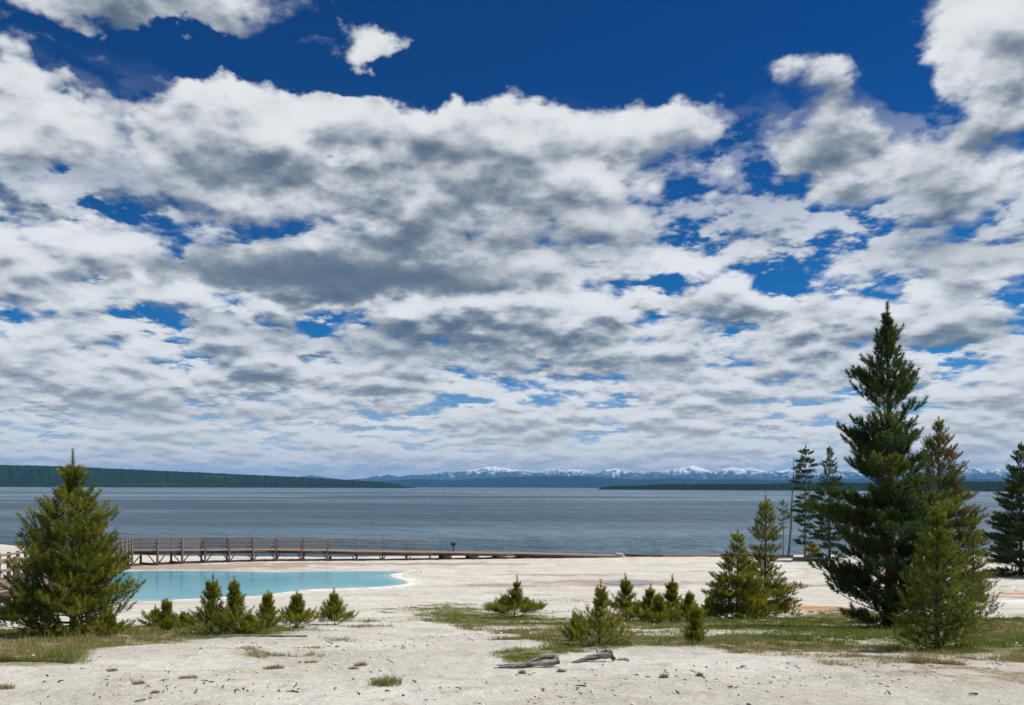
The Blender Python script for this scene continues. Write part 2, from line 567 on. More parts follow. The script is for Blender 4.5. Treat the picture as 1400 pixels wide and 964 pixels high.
# ---- ground
def mat_ground():
    m, t, b = material('sinter_ground', 0.95, 0.12)
    P = t.new('ShaderNodeNewGeometry').outputs['Position']
    g, dry, org, pk, wh = (t.attr(k) for k in ('grass', 'dry', 'orange', 'pink', 'white'))
    n1 = t.noise(P, 0.45, 6, 0.6)
    n2 = t.noise(P, 2.6, 6, 0.65)
    n3 = t.noise(P, 14.0, 5, 0.7)
    n4 = t.noise(P, 60.0, 3, 0.7)
    c = t.mix(t.ss(n1, 0.35, 0.65), (0.46, 0.435, 0.385), (0.58, 0.56, 0.515))
    c = t.mix(t.ss(n2, 0.50, 0.68, 0, 0.65), c, (0.355, 0.31, 0.26))
    c = t.mix(t.ss(n3, 0.52, 0.68, 0, 0.55), c, (0.34, 0.30, 0.25))
    c = t.mix(t.ss(n3, 0.46, 0.34, 0, 0.6), c, (0.60, 0.575, 0.53))
    c = t.mix(t.ss(n4, 0.57, 0.70, 0, 0.65), c, (0.22, 0.19, 0.155))
    c = t.mix(t.ss(n4, 0.43, 0.32, 0, 0.6), c, (0.66, 0.63, 0.58))
    # banded, terraced crust of the basin: thin darker contour lines
    y = t.sep(P)[1]
    far = t.ss(y, 34.0, 46.0)
    wv = t.noise(t.v('MULTIPLY', P, (0.06, 0.22, 0.2)), 1.0, 6, 0.62, dist=0.6)
    ring = t.m('ABSOLUTE', t.m('SUBTRACT', t.m('FRACT', t.m('MULTIPLY', wv, 7.0)), 0.5))
    line = t.m('MULTIPLY', t.ss(ring, 0.10, 0.02), t.ss(t.noise(P, 0.3, 3), 0.45, 0.62))
    c = t.mix(t.m('MULTIPLY', t.m('MULTIPLY', line, far), 0.65), c, (0.24, 0.19, 0.16))
    c = t.mix(t.m('MULTIPLY', far, t.ss(wv, 0.46, 0.60, 0, 0.55)), c, (0.45, 0.425, 0.395))
    c = t.mix(t.m('MULTIPLY', pk, t.ss(n2, 0.25, 0.6, 0.55, 0.95)), c, (0.30, 0.225, 0.19))
    c = t.mix(t.m('MULTIPLY', org, t.ss(n2, 0.3, 0.6, 0.5, 1.0)), c, (0.42, 0.17, 0.065))
    c = t.mix(t.m('MULTIPLY', wh, 0.85), c, (0.72, 0.70, 0.67))
    soil = t.mix(n2, (0.17, 0.14, 0.085), (0.27, 0.225, 0.15))
    soil = t.mix(dry, t.mix(n2, (0.13, 0.145, 0.05), (0.24, 0.23, 0.10)), t.mix(t.ss(n3, .45, .6), soil, (0.42, 0.37, 0.29)))
    c = t.mix(t.m('MULTIPLY', g, t.ss(n2, 0.3, 0.5, 0.9, 1.0)), c, soil)
    t.l.new(c, b.inputs['Base Color'])
    h = t.m('ADD', t.m('MULTIPLY', n2, 1.0), t.m('ADD', t.m('MULTIPLY', n3, 0.5), t.m('MULTIPLY', n4, 0.25)))
    bump(t, b, h, 1.0, 0.07)
    return m


def build_ground():
    th = np.concatenate([np.linspace(-180, -46, 60)[:-1], np.linspace(-46, 46, 900), np.linspace(46, 180, 60)[1:-1]])
    th = np.radians(th)
    r = np.concatenate([[0.4, 1.5, 3.0, 4.0], np.geomspace(5, 130, 620), np.geomspace(140, 42000, 40)])
    TH, RR = np.meshgrid(th, r)
    X = RR * np.sin(TH); Y = RR * np.cos(TH)
    x = X.ravel(); y = Y.ravel()
    z = Z(x, y)
    for bx, by, rx, ry in MOUND:
        z = z + 0.35 * np.exp(-((x - bx) / rx) ** 2 - ((y - by) / ry) ** 2)
    g, dry, org, pk, wh = masks(x, y)
    g = np.where(y < 4, 0, g)
    n = len(th); k = len(r)
    i = np.arange(k - 1)[:, None] * n; j = np.arange(n)[None, :]
    j2 = (j + 1) % n
    f = np.stack([i + j, i + n + j, i + n + j2, i + j2], -1).reshape(-1, 4)
    f = f[:, ::-1]
    o = mesh_np('ground', np.stack([x, y, z], -1), f, mat_ground(), smooth=True,
                attrs=dict(grass=g, dry=dry, orange=org, pink=pk, white=wh))
    tag(o, kind='structure')


build_ground()


# ---- lake
def mat_lake():
    m, t, b = material('lake_water', 0.2, 0.5)
    P = t.new('ShaderNodeNewGeometry').outputs['Position']
    x, y, z = t.sep(P)
    # long wind lanes on the water: calmer and rougher strips
    lanes = t.noise(t.v('MULTIPLY', P, (0.0026, 0.009, 1)), 1.0, 4, 0.55, dist=0.8)
    lanes2 = t.noise(t.v('MULTIPLY', P, (0.00025, 0.0010, 1)), 1.0, 3, 0.5, dist=0.6)
    lane = t.m('ADD', t.m('MULTIPLY', lanes, 0.6), t.m('MULTIPLY', lanes2, 0.6))
    k = t.ss(lane, 0.54, 0.66)
    c = t.mix(k, LAKE_DARK, LAKE_LIGHT)
    t.l.new(c, b.inputs['Base Color'])
    t.l.new(t.lin(k, 0, 1, 0.34, 0.22), b.inputs['Roughness'])
    b.inputs['IOR'].default_value = 1.33
    w1 = t.noise(t.v('MULTIPLY', P, (0.35, 1.0, 1)), 0.9, 5, 0.62)
    w2 = t.noise(t.v('MULTIPLY', P, (0.55, 0.8, 1)), 0.17, 4, 0.62)
    bump(t, b, t.m('ADD', w1, t.m('MULTIPLY', w2, 4.5)), 1.0, 1.1)
    return m


LAKE_DARK = (0.008, 0.046, 0.082)
LAKE_LIGHT = (0.060, 0.125, 0.172)
r = np.concatenate([np.linspace(70, 400, 30), np.geomspace(420, 40000, 40)])
th = np.radians(np.linspace(-75, 75, 61))
TH, RR = np.meshgrid(th, r)
n = len(th); i = np.arange(len(r) - 1)[:, None] * n; j = np.arange(n - 1)[None, :]
f = np.stack([i + j, i + j + 1, i + n + j + 1, i + n + j], -1).reshape(-1, 4)
lake = mesh_np('lake', np.stack([(RR * np.sin(TH)).ravel(), (RR * np.cos(TH)).ravel(), np.zeros(RR.size)], -1), f, mat_lake(), smooth=True)
tag(lake, kind='structure')


# ---- hot spring pool
def mat_pool():
    m, t, b = material('turquoise_spring', 0.16, 0.45)
    P = t.new('ShaderNodeNewGeometry').outputs['Position']
    e = t.attr('edge')
    n = t.noise(t.v('MULTIPLY', P, (0.2, 0.35, 1)), 1.0, 4)
    c = t.mix(t.ss(n, 0.35, 0.65), (0.055, 0.255, 0.305), (0.095, 0.315, 0.36))
    c = t.mix(t.ss(e, 0.8, 5.5, 0, 0.75), c, (0.028, 0.20, 0.262))
    c = t.mix(t.ss(e, 1.3, 0.0, 0, 0.7), c, (0.30, 0.42, 0.38))
    t.l.new(c, b.inputs['Base Color'])
    b.inputs['IOR'].default_value = 1.33
    bump(t, b, t.noise(t.v('MULTIPLY', P, (0.7, 1.6, 1)), 2.0, 3), 0.25, 0.02)
    return m


def flat_pool(name, poly, z, mat, step, grow):
    p = np.array(poly)
    lo = p.min(0) - grow - step; hi = p.max(0) + grow + step
    gx = np.arange(lo[0], hi[0], step); gy = np.arange(lo[1], hi[1], step)
    X, Y = np.meshgrid(gx, gy)
    s = poly_sd(X.ravel(), Y.ravel(), poly)
    n = len(gx)
    i = np.arange(len(gy) - 1)[:, None] * n; j = np.arange(n - 1)[None, :]
    f = np.stack([i + j, i + j + 1, i + n + j + 1, i + n + j], -1).reshape(-1, 4)
    keep = s[f].max(1) > -grow
    f = f[keep]
    u, inv = np.unique(f, return_inverse=True)
    v = np.stack([X.ravel()[u], Y.ravel()[u], np.full(len(u), z)], -1)
    o = mesh_np(name, v, inv.reshape(-1, 4), mat, smooth=True, attrs=dict(edge=s[u]))
    tag(o, kind='structure')
    return o


flat_pool('hot_spring_pool', POOL, POOL_Z, mat_pool(), 0.35, 0.6)


def mat_puddle():
    m, t, b = material('shallow_puddle', 0.05, 0.5)
    b.inputs['Base Color'].default_value = (0.17, 0.15, 0.15, 1)
    b.inputs['IOR'].default_value = 1.33
    return m


pc = np.array(PUDDLE)
pz = float(Z(pc[:, 0], pc[:, 1]).max()) + 0.01
flat_pool('puddle', PUDDLE, pz, mat_puddle(), 0.3, 0.0)


# ------------------------------------------------------------------ far shores
def heightfield(name, az0, az1, d0, d1, na, nd, fn, mat, attrs=None):
    a = np.linspace(az0, az1, na); d = np.geomspace(d0, d1, nd)
    A, D_ = np.meshgrid(a, d)
    z = fn(A, D_)
    x = np.sin(A) * D_; y = np.cos(A) * D_
    i = np.arange(nd - 1)[:, None] * na; j = np.arange(na - 1)[None, :]
    f = np.stack([i + j, i + j + 1, i + na + j + 1, i + na + j], -1).reshape(-1, 4)
    o = mesh_np(name, np.stack([x.ravel(), y.ravel(), z.ravel()], -1), f, mat, smooth=True)
    tag(o, kind='structure')
    return o


def skyline(pts, dist):
    """skyline points -> (azimuths, heights above the lake) at the given radial distance"""
    az = []; h = []
    for px, py in pts:
        a, e = azel(px, py)
        az.append(a); h.append(CAM_Z + math.tan(e) * dist)
    return np.array(az), np.array(h)


def mat_forest(name, c1, c2, scale, meadow=None):
    m, t, b = material(name, 1.0, 0.0)
    P = t.new('ShaderNodeNewGeometry').outputs['Position']
    n = t.noise(P, scale, 5, 0.6)
    c = t.mix(t.ss(n, 0.38, 0.62), c1, c2)
    if meadow:
        k = t.noise(t.v('MULTIPLY', P, (1.0, 1.0, 9.0)), scale * 0.08, 4, 0.6)
        c = t.mix(t.ss(k, 0.54, 0.66, 0, 0.5), c, meadow)
    t.l.new(c, b.inputs['Base Color'])
    bump(t, b, n, 1.0, 12.0)
    return m


# left forested hills at about 5 km
la, lh = skyline([(-260, 631), (-100, 633), (0, 636), (60, 637), (130, 640), (200, 643), (270, 646), (330, 649), (400, 652), (460, 655.5), (510, 658.5), (540, 661), (556, 664.5), (600, 668)], 5600)


def left_hill(A, D_):
    crest = np.interp(A, la, lh)
    s = sstep(4100, 5600, D_) * (1 - 0.5 * sstep(5700, 8500, D_))
    e = np.clip(crest, -6, None)
    tree = (fbm(A * 2600, D_ * 0.02, 2) - 0.5) * 9 + (fbm(A * 300, D_ * 0.003, 4) - 0.5) * 26 * sstep(4100, 5000, D_) * (1 - sstep(5200, 5600, D_))
    return np.where(e < 0.5, -8, (e - 9) * s + (tree + 9) * np.clip(e / 40, 0, 1) * sstep(4080, 4200, D_) - 3 * (1 - s))


heightfield('forested_hills', azel(-260, 640)[0], azel(600, 640)[0], 4000, 8500, 700, 60, left_hill,
            mat_forest('far_forest', (0.007, 0.016, 0.010), (0.015, 0.029, 0.016), 0.02, (0.036, 0.055, 0.028)))


# low wooded point to the right, about 3 km off
def point_shape(pts, dist, width):
    pa, ph = skyline(pts, dist)

    def fn(A, D_):
        crest = np.interp(A, pa, ph)
        t_ = np.clip(1 - ((D_ - dist) / width) ** 2, 0, 1) ** 0.4
        tree = (fbm(A * 2200, D_ * 0.05, 3) - 0.5) * 9
        return np.where(crest < 1.2, -5, (crest + tree * np.clip(crest / 12, 0, 1)) * t_ - 0.3)
    return fn


heightfield('wooded_point', azel(815, 660)[0], azel(1480, 660)[0], 2750, 3350, 900, 14,
            point_shape([(815, 669.5), (824, 666.4), (840, 664.6), (880, 664), (900, 662.4), (950, 662.2), (1000, 661.6), (1040, 662), (1080, 661), (1150, 660.5), (1250, 660), (1310, 658.5), (1350, 658.5), (1400, 659), (1480, 658)], 3050, 290),
            mat_forest('point_forest', (0.006, 0.014, 0.011), (0.016, 0.029, 0.017), 0.06))

# blue foothills, 14 km
fa, fh = skyline([(300, 662), (380, 661), (450, 660), (540, 657), (570, 655), (620, 657), (660, 654), (700, 652), (740, 651.5), (790, 651), (830, 654), (870, 656), (920, 654), (960, 656), (1010, 655), (1060, 657), (1120, 655), (1300, 656), (1340, 655), (1400, 656), (1480, 655)], 14500)


def foothill(A, D_):
    crest = np.interp(A, fa, fh)
    s = sstep(11500, 14500, D_)
    t_ = (fbm(A * 110, D_ * 0.0006, 5) - 0.5) * 120 * np.sin(np.clip((D_ - 11500) / 3000, 0, 1) * math.pi)
    return np.clip(crest * s + t_ * s, -5, None) * (1 - 0.4 * sstep(14700, 16500, D_)) + 2


heightfield('foothills', azel(300, 660)[0], azel(1480, 660)[0], 11500, 16500, 700, 50, foothill,
            mat_forest('foothill_forest', (0.006, 0.014, 0.012), (0.014, 0.026, 0.020), 0.004))

# snowy range, 26 km
ma, mh = skyline([(330, 660), (390, 656), (410, 652), (425, 649.5), (440, 652), (470, 656), (500, 654), (518, 650), (528, 648), (538, 650.5), (546, 652), (556, 650), (566, 649), (575, 650), (600, 646), (625, 644), (640, 642), (655, 641), (673, 637.5), (685, 639.5),
                  (700, 641.5), (720, 643.5), (734, 644.5), (749, 641.5), (770, 642.5), (798, 642), (817, 647.5), (828, 643), (840, 640), (852, 642), (866, 645.5), (880, 644.5), (893, 645), (910, 643.5), (927, 640.5), (938, 638.5), (947, 636.5), (958, 640), (972, 644), (984, 642), (998, 639.5),
                  (1010, 641), (1025, 640.5), (1050, 644.5), (1076, 642), (1100, 645), (1140, 643), (1180, 644), (1230, 642), (1270, 644), (1305, 639.6), (1320, 642), (1332, 638.6), (1346, 644.5), (1364, 640), (1378, 646), (1400, 644), (1440, 640), (1500, 644)], 26000)


def mountains(A, D_):
    crest = np.interp(A, ma, mh)
    up = sstep(19000, 26000, D_); dn = 1 - 0.7 * sstep(26200, 32000, D_)
    rid = np.abs(fbm(A * 150 + 3, D_ * 0.0009, 5) - 0.5) * 2
    mid = np.sin(np.clip((D_ - 19000) / 7000, 0, 1) * math.pi)
    h = crest * up ** 0.8 * dn - rid * 260 * mid + (fbm(A * 420, D_ * 0.002, 3) - 0.5) * 60 * mid
    return np.clip(h, -5, None) + 2


def mat_mountain():
    m, t, b = material('snowy_mountain', 1.0, 0.0)
    G = t.new('ShaderNodeNewGeometry')
    P = G.outputs['Position']; nz = t.sep(G.outputs['Normal'])[2]
    z = t.sep(P)[2]
    n = t.noise(P, 0.0022, 6, 0.66)
    n2 = t.noise(t.v('MULTIPLY', P, (1, .6, .35)), 0.0036, 4, 0.58)
    k = t.m('ADD', t.m('MULTIPLY_ADD', n, 800.0, t.m('MULTIPLY', z, 1.3)), t.m('MULTIPLY', n2, 1000.0))
    s = t.ss(k, 1370.0, 1720.0, 0.0, 0.88)
    c = t.mix(n2, (0.015, 0.026, 0.025), (0.05, 0.055, 0.055))
    c = t.mix(s, c, (0.85, 0.87, 0.90))
    t.l.new(c, b.inputs['Base Color'])
    bump(t, b, n2, 1.0, 60.0)
    return m


heightfield('mountains', azel(330, 660)[0], azel(1500, 660)[0], 19000, 32000, 900, 90, mountains, mat_mountain())

# ------------------------------------------------------------------ haze: the air between here and the range
hz = MB()
hz.box((0, 0, 195), 78000, 78000, 1170)


def mat_haze():
    m = bpy.data.materials.new('haze_air')
    m.use_nodes = True
    t = NT(m.node_tree)
    t.n.clear()
    o = t.new('ShaderNodeOutputMaterial')
    v = t.new('ShaderNodeVolumePrincipled')
    v.inputs['Color'].default_value = (0.17, 0.49, 0.98, 1)
    v.inputs['Density'].default_value = HAZE_D
    v.inputs['Anisotropy'].default_value = 0.0
    t.l.new(v.outputs[0], o.inputs['Volume'])
    return m


HAZE_D = 3.2e-5
haze = hz.build('haze', mat_haze())
tag(haze, kind='stuff', label='thin blue air over the lake and the far range')


# ------------------------------------------------------------------ vegetation
def mat_needles(name, dark, mid, tip, brown=(0.16, 0.075, 0.035)):
    m = bpy.data.materials.new(name)
    m.use_nodes = True
    t = NT(m.node_tree)
    b = t.n['Principled BSDF']
    out = t.n['Material Output']
    tint = t.attr('tint'); dry = t.attr('dry')
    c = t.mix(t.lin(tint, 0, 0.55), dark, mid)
    c = t.mix(t.lin(tint, 0.55, 1.0), c, tip)  # bright tip colour: yellowish new growth plus painted sunlit highlights on the clumps
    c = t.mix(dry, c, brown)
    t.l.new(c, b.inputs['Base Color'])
    b.inputs['Roughness'].default_value = 0.55
    b.inputs['Specular IOR Level'].default_value = 0.25
    tr = t.new('ShaderNodeBsdfTranslucent')
    t.l.new(c, tr.inputs[0])
    mx = t.new('ShaderNodeMixShader')
    mx.inputs[0].default_value = 0.40
    t.l.new(b.outputs[0], mx.inputs[1]); t.l.new(tr.outputs[0], mx.inputs[2])
    t.l.new(mx.outputs[0], out.inputs[0])
    return m


def mat_bark(name, a, b_):
    m, t, b = material(name, 0.95, 0.1)
    P = t.new('ShaderNodeTexCoord').outputs['Object']
    n = t.noise(t.v('MULTIPLY', P, (1, 1, 0.25)), 22, 5, 0.65)
    t.l.new(t.mix(t.ss(n, 0.35, 0.65), a, b_), b.inputs['Base Color'])
    bump(t, b, n, 0.8, 0.02)
    return m


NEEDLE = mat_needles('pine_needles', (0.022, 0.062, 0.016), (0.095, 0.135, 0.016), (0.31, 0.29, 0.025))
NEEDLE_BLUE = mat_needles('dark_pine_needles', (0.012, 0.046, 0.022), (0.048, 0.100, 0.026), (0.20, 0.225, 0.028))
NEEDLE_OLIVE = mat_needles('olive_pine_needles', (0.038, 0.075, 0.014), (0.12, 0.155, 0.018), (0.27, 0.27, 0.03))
BARK = mat_bark('pine_bark', (0.055, 0.042, 0.032), (0.13, 0.10, 0.078))
BARK_GREY = mat_bark('weathered_bark', (0.13, 0.115, 0.10), (0.26, 0.24, 0.215))


def needles(rng, seg_p, seg_d, seg_l, tint, dry, n, nl, nw, spread=0.9):
    """bottle-brush of thin leaves along each shoot segment"""
    S = len(seg_p)
    p = np.repeat(seg_p, n, 0); d = np.repeat(seg_d, n, 0); L = np.repeat(seg_l, n)
    u = rng.rand(S * n) ** 0.8
    base = p + d * (u * L)[:, None]
    q = rng.normal(size=(S * n, 3))
    q -= (q * d).sum(1)[:, None] * d
    q /= np.linalg.norm(q, axis=1)[:, None] + 1e-9
    ang = spread * (1.15 - 0.55 * u) * (0.75 + 0.5 * rng.rand(S * n))
    nd = d * np.cos(ang)[:, None] + q * np.sin(ang)[:, None]
    side = np.cross(nd, rng.normal(size=(S * n, 3)))
    side /= np.linalg.norm(side, axis=1)[:, None] + 1e-9
    ln = nl * (0.75 + 0.5 * rng.rand(S * n))
    a = base + side * (nw / 2); b = base - side * (nw / 2)
    m1 = base + nd * (ln * 0.55)[:, None] + side * (nw * 0.42)
    m2 = base + nd * (ln * 0.55)[:, None] - side * (nw * 0.42)
    tip = base + nd * ln[:, None]
    v = np.stack([a, b, tip], 1).reshape(-1, 3)
    f = np.arange(S * n * 3).reshape(-1, 3)
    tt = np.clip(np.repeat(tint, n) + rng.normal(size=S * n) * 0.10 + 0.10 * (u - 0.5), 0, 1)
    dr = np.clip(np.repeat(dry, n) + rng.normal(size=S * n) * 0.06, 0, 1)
    return v, f, np.repeat(tt, 3), np.repeat(dr, 3)


def pine(seed, loc, H, env, label, cat, name='pine_tree', group=None, whorl=0.34, per=(4, 6), mat=None, bark=None, n_needle=40, nl=0.075, nw=0.010,
         seglen=0.20, dens=1.0, z_first=0.03, lean=(0, 0), trunk_r=None, tint0=0.45, dryf=None, gap=0.08, up=(0.95, 0.12), miss=0.0, leader=0.45, env_side=None, minlow=False, rough=.32):
    rng = np.random.RandomState(seed)
    mat = mat or NEEDLE; bark = bark or BARK
    H *= 0.965
    eh = np.array([e[0] for e in env]); er = np.array([e[1] for e in env]) * 0.965
    tr = trunk_r or H * 0.0115 + 0.012
    wob = rng.normal(size=(2,)) * 0.0035 * H

    def axis(z):
        t = z / H
        return Vector((lean[0] * t * H + wob[0] * math.sin(t * 5), lean[1] * t * H + wob[1] * math.sin(t * 4.2), z))

    wood = MB()
    nz = 14
    zs = [-0.15] + [H * i / nz for i in range(1, nz + 1)]
    wood.tube([axis(z) for z in zs], [max(tr * max(0.0, 1 - max(z, 0) / H) ** 0.85, 0.006) + (tr * 0.35 if z < 0.02 * H else 0) for z in zs], 9)
    sp, sdv, sl, st, sdry = [], [], [], [], []

    def seg(p, d, l, tint, dr):
        d = d.normalized()
        sp.append(tuple(p)); sdv.append(tuple(d)); sl.append(l); st.append(tint); sdry.append(dr)

    # leader
    zt = H - leader
    nl_ = max(3, int(leader / (0.09 * seglen / .2)))
    for k in range(nl_):
        z = zt + leader * k / nl_
        seg(axis(z), Vector((rng.normal() * .05, rng.normal() * .05, 1)), 0.15 * seglen / .2, tint0 + 0.2, 0)
    z = H * z_first + whorl * 0.15
    ph0 = rng.rand() * 6
    while z < H - leader * 0.8:
        hf = z / H
        nb = rng.randint(per[0], per[1] + 1)
        ph0 += 0.9 + rng.rand()
        wgap = 0.45 if rng.rand() < gap else 1.0
        for k in range(nb):
            if rng.rand() < miss:
                continue
            ph = ph0 + 2 * math.pi * k / nb + rng.normal() * 0.25
            zb = z + rng.normal() * whorl * 0.22
            steep = up[1] + (up[0] - up[1]) * hf ** 1.2 - (0.1 if minlow else 0.45) * max(0.0, 1 - hf / 0.16) + rng.normal() * 0.12
            # reach: the envelope at the height the tip gets to
            rr = float(np.interp(min((zb) / H, 1), eh, er))
            ztip = zb + rr * math.tan(steep) * 0.75
            rr = float(np.interp(min(ztip / H, 1), eh, er)) * (1.04 - rough + rough * rng.rand()) * wgap
            if env_side is not None:
                rr *= env_side(ph, zb / H)
            rr = max(rr, 0.04)
            sgl = seglen * min(1.0, 0.45 + rr / (0.22 * 4 * seglen / 0.2))
            hd = Vector((math.sin(ph), math.cos(ph), 0))
            sd_ = Vector((hd.y, -hd.x, 0))
            slope = math.tan(steep)
            cur = 0.16 * (1 - hf) + 0.05
            sw = rng.normal() * 0.10
            b0 = axis(zb)

            def bp(t):
                return b0 + hd * (rr * t) + sd_ * (sw * rr * t * t) + Vector((0, 0, rr * (slope * t * (1 - 0.35 * (1 - hf)) + cur * (t * t - 0.55 * t))))
            br = max(0.004, min(tr * 0.42, 0.011 * rr + 0.004) * (1 - 0.3 * hf))
            wood.tube([bp(q) for q in (0, .3, .6, .98)], [br, br * .75, br * .5, br * .22], 5)
            dr = dryf(rng, zb / H, ph) if dryf else 0.0
            btint = tint0 + rng.normal() * 0.13
            ns = max(3, int(dens * rr / 0.085))
            t_in = 0.12 + 0.16 * rng.rand()
            for q in range(ns):
                t = t_in + (1 - t_in) * (q + rng.rand() * 0.8) / ns
                t = min(t, 1.0)
                p = bp(t)
                tang = (bp(min(t + 0.05, 1.05)) - bp(t - 0.05)).normalized()
                sgn = 1 if q % 2 else -1
                l2 = min(0.75, (min(0.10, .3 * rr) + 0.42 * rr * (1 - t) + min(.06, .2 * rr) * rng.rand()))
                sub = (tang * (0.75 + 0.3 * rng.rand()) + sd_ * sgn * (0.75 + 0.35 * rng.rand()) + Vector((0, 0, 0.35 + 0.45 * rng.rand()))).normalized()
                if l2 > 0.22:
                    wood.tube([p, p + sub * l2], [br * .4, br * .2], 3)
                    m = int(l2 / 0.14)
                    for e in range(m):
                        pe = p + sub * (l2 * (0.35 + 0.65 * (e + rng.rand() * .7) / m))
                        dd = (sub * 0.7 + tang * rng.normal() * 0.45 + sd_ * rng.normal() * 0.5 + Vector((0, 0, 0.6 + 0.4 * rng.rand())))
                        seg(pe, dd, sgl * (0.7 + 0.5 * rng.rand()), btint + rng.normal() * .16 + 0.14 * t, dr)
                    seg(p + sub * l2 * 0.85, sub + Vector((0, 0, .45)), sgl, btint + 0.12 + rng.normal() * .1, dr)
                else:
                    seg(p, sub, sgl * (0.8 + .4 * rng.rand()), btint + 0.06 + rng.normal() * .1, dr)
            seg(bp(0.96), (bp(1.0) - bp(0.9)).normalized() + Vector((0, 0, .5)), sgl * 1.1, btint + 0.2, dr)
        z += whorl * (0.75 + 0.5 * rng.rand()) * (1.0 if hf < 0.8 else 0.72)
    o = empty(name, loc)
    wood.build('trunk', bark, o, smooth=True)
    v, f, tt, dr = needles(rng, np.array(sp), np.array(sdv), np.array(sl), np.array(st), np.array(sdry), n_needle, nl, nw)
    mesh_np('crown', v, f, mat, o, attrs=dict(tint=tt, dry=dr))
    tag(o, label, cat, group)
    return o


def stand(px, py):
    return ground(px, py)


# the big pine on the right
bx, by, bz = stand(1214, 858)
print('big pine at', bx, by, bz)


def big_side(ph, hf):
    # sparser, shorter low limbs on the right of the trunk where other trees crowd it; fuller shoulder left
    s = math.sin(ph)
    return 1.0 + (0.12 if s < 0 else -0.14) * (1 if hf < 0.7 else .3)


pine(3, (bx, by, bz), by * 0.4165, [(0, 1.2), (.06, 1.5), (.2, 1.8), (.35, 1.95), (.45, 1.8), (.52, 1.4), (.6, 1.2), (.68, 1.0), (.76, .92), (.83, 0.78), (.88, .42), (.93, .28), (1, .05)],
     'tallest dark green pine with a long pointed top, standing on the grass at right', 'tree', mat=NEEDLE_BLUE, whorl=0.31, per=(5, 7), n_needle=64, nl=0.11, nw=0.015, seglen=.27, up=(1.05, .34), leader=.6,
     tint0=0.40, env_side=big_side, z_first=0.0, trunk_r=0.13, gap=0.15, dens=.86, rough=.44, minlow=True)

# reddish half-dead pine behind it
x, y, z = stand(1284, 851)


def rusty(rng, hf, ph):
    return min(1, max(0, rng.normal() * 0.25 + (0.30 if hf > 0.6 else 0.0) + (0.25 if math.sin(ph) > 0 else -0.2)))


pine(14, (x, y, z), y * 0.262, [(0, 1.2), (.2, 1.5), (.45, 1.4), (.62, 1.05), (.8, .65), (.93, .3), (1, .05)],
     'thin pine with rust brown dying needles beside the tallest pine', 'tree', whorl=0.20, per=(4, 6), n_needle=34, nl=0.08, nw=0.013, dryf=rusty, miss=0.05, dens=1.3, tint0=.4, z_first=.06, gap=.2, leader=.3)

# lighter young pine in front
x, y, z = stand(1281, 889)
pine(8, (x, y, z), y * 0.188, [(0, .52), (.12, .60), (.3, .54), (.5, .42), (.7, .26), (.86, .13), (1, .02)],
     'light olive green young pine in front of the tallest pine, its foot on dry grass', 'tree', whorl=0.085, per=(6, 8), n_needle=42, nl=0.052, nw=0.0075, seglen=.11,
     mat=NEEDLE_OLIVE, tint0=.5, dens=1.1, rough=.4, leader=.22, trunk_r=.035, up=(1.0, .25), z_first=.0, minlow=True)
x, y, z = stand(1330, 866)
pine(9, (x, y, z), y * 0.150, [(0, .55), (.2, .62), (.5, .45), (.8, .2), (1, .03)],
     'small slender pine at the right side of the light olive young pine', 'tree', whorl=0.12, per=(4, 6), n_needle=30, nl=0.055, nw=0.007, seglen=.12,
     mat=NEEDLE_OLIVE, tint0=.45, dens=.9, leader=.25, trunk_r=.03, miss=.15)

# right edge pine, by the lake
x, y, z = at(1396, 66); z = float(Z(np.array([x]), np.array([y]))[0])
pine(21, (x, y, z), 11.3, [(0, 3.2), (.12, 3.6), (.35, 3.0), (.6, 2.0), (.8, 1.1), (.92, .5), (1, .08)],
     'broad dark pine at the right edge, standing on the far white flat by the lake', 'tree', mat=NEEDLE_BLUE, whorl=0.40, per=(5, 7), n_needle=26, nl=0.13, nw=0.03, seglen=.28, dens=.75, trunk_r=.16, tint0=.35)

# left pine
x, y, z = stand(99, 868)
print('left pine', x, y, z)
pine(5, (x, y, z), y * 0.234, [(0, 1.0), (.05, 1.14), (.14, 1.2), (.3, 1.1), (.45, .98), (.6, .80), (.76, .50), (.9, .23), (1, .05)],
     'full bushy yellow green pine standing in front of the railing at left', 'tree', whorl=0.15, per=(7, 9), n_needle=50, nl=0.07, nw=0.010, seglen=.20, tint0=.54, dens=1.0, rough=.36, leader=.42, up=(1.05, .38), z_first=.0, gap=.03)

# pair of pines right of centre
x, y, z = stand(1046, 846)
pine(31, (x, y, z), y * 0.158, [(0, 1.4), (.08, 1.6), (.24, 1.45), (.36, 1.0), (.44, .40), (.55, .60), (.68, .58), (.82, .38), (.92, .2), (1, .04)],
     'slender two-tiered pine, the taller of the pair right of the sapling row', 'tree', whorl=0.20, per=(5, 7), n_needle=36, nl=0.085, nw=0.014, tint0=.62, dens=1.1, leader=.5)
x, y, z = stand(1008, 847)
pine(32, (x, y, z), y * 0.116, [(0, 1.1), (.1, 1.3), (.35, 1.15), (.55, .8), (.72, .36), (.9, .2), (1, .04)],
     'shorter bushy pine, left one of the pair right of the sapling row', 'tree', whorl=0.17, per=(5, 7), n_needle=36, nl=0.085, nw=0.014, tint0=.65, dens=1.15, leader=.4)

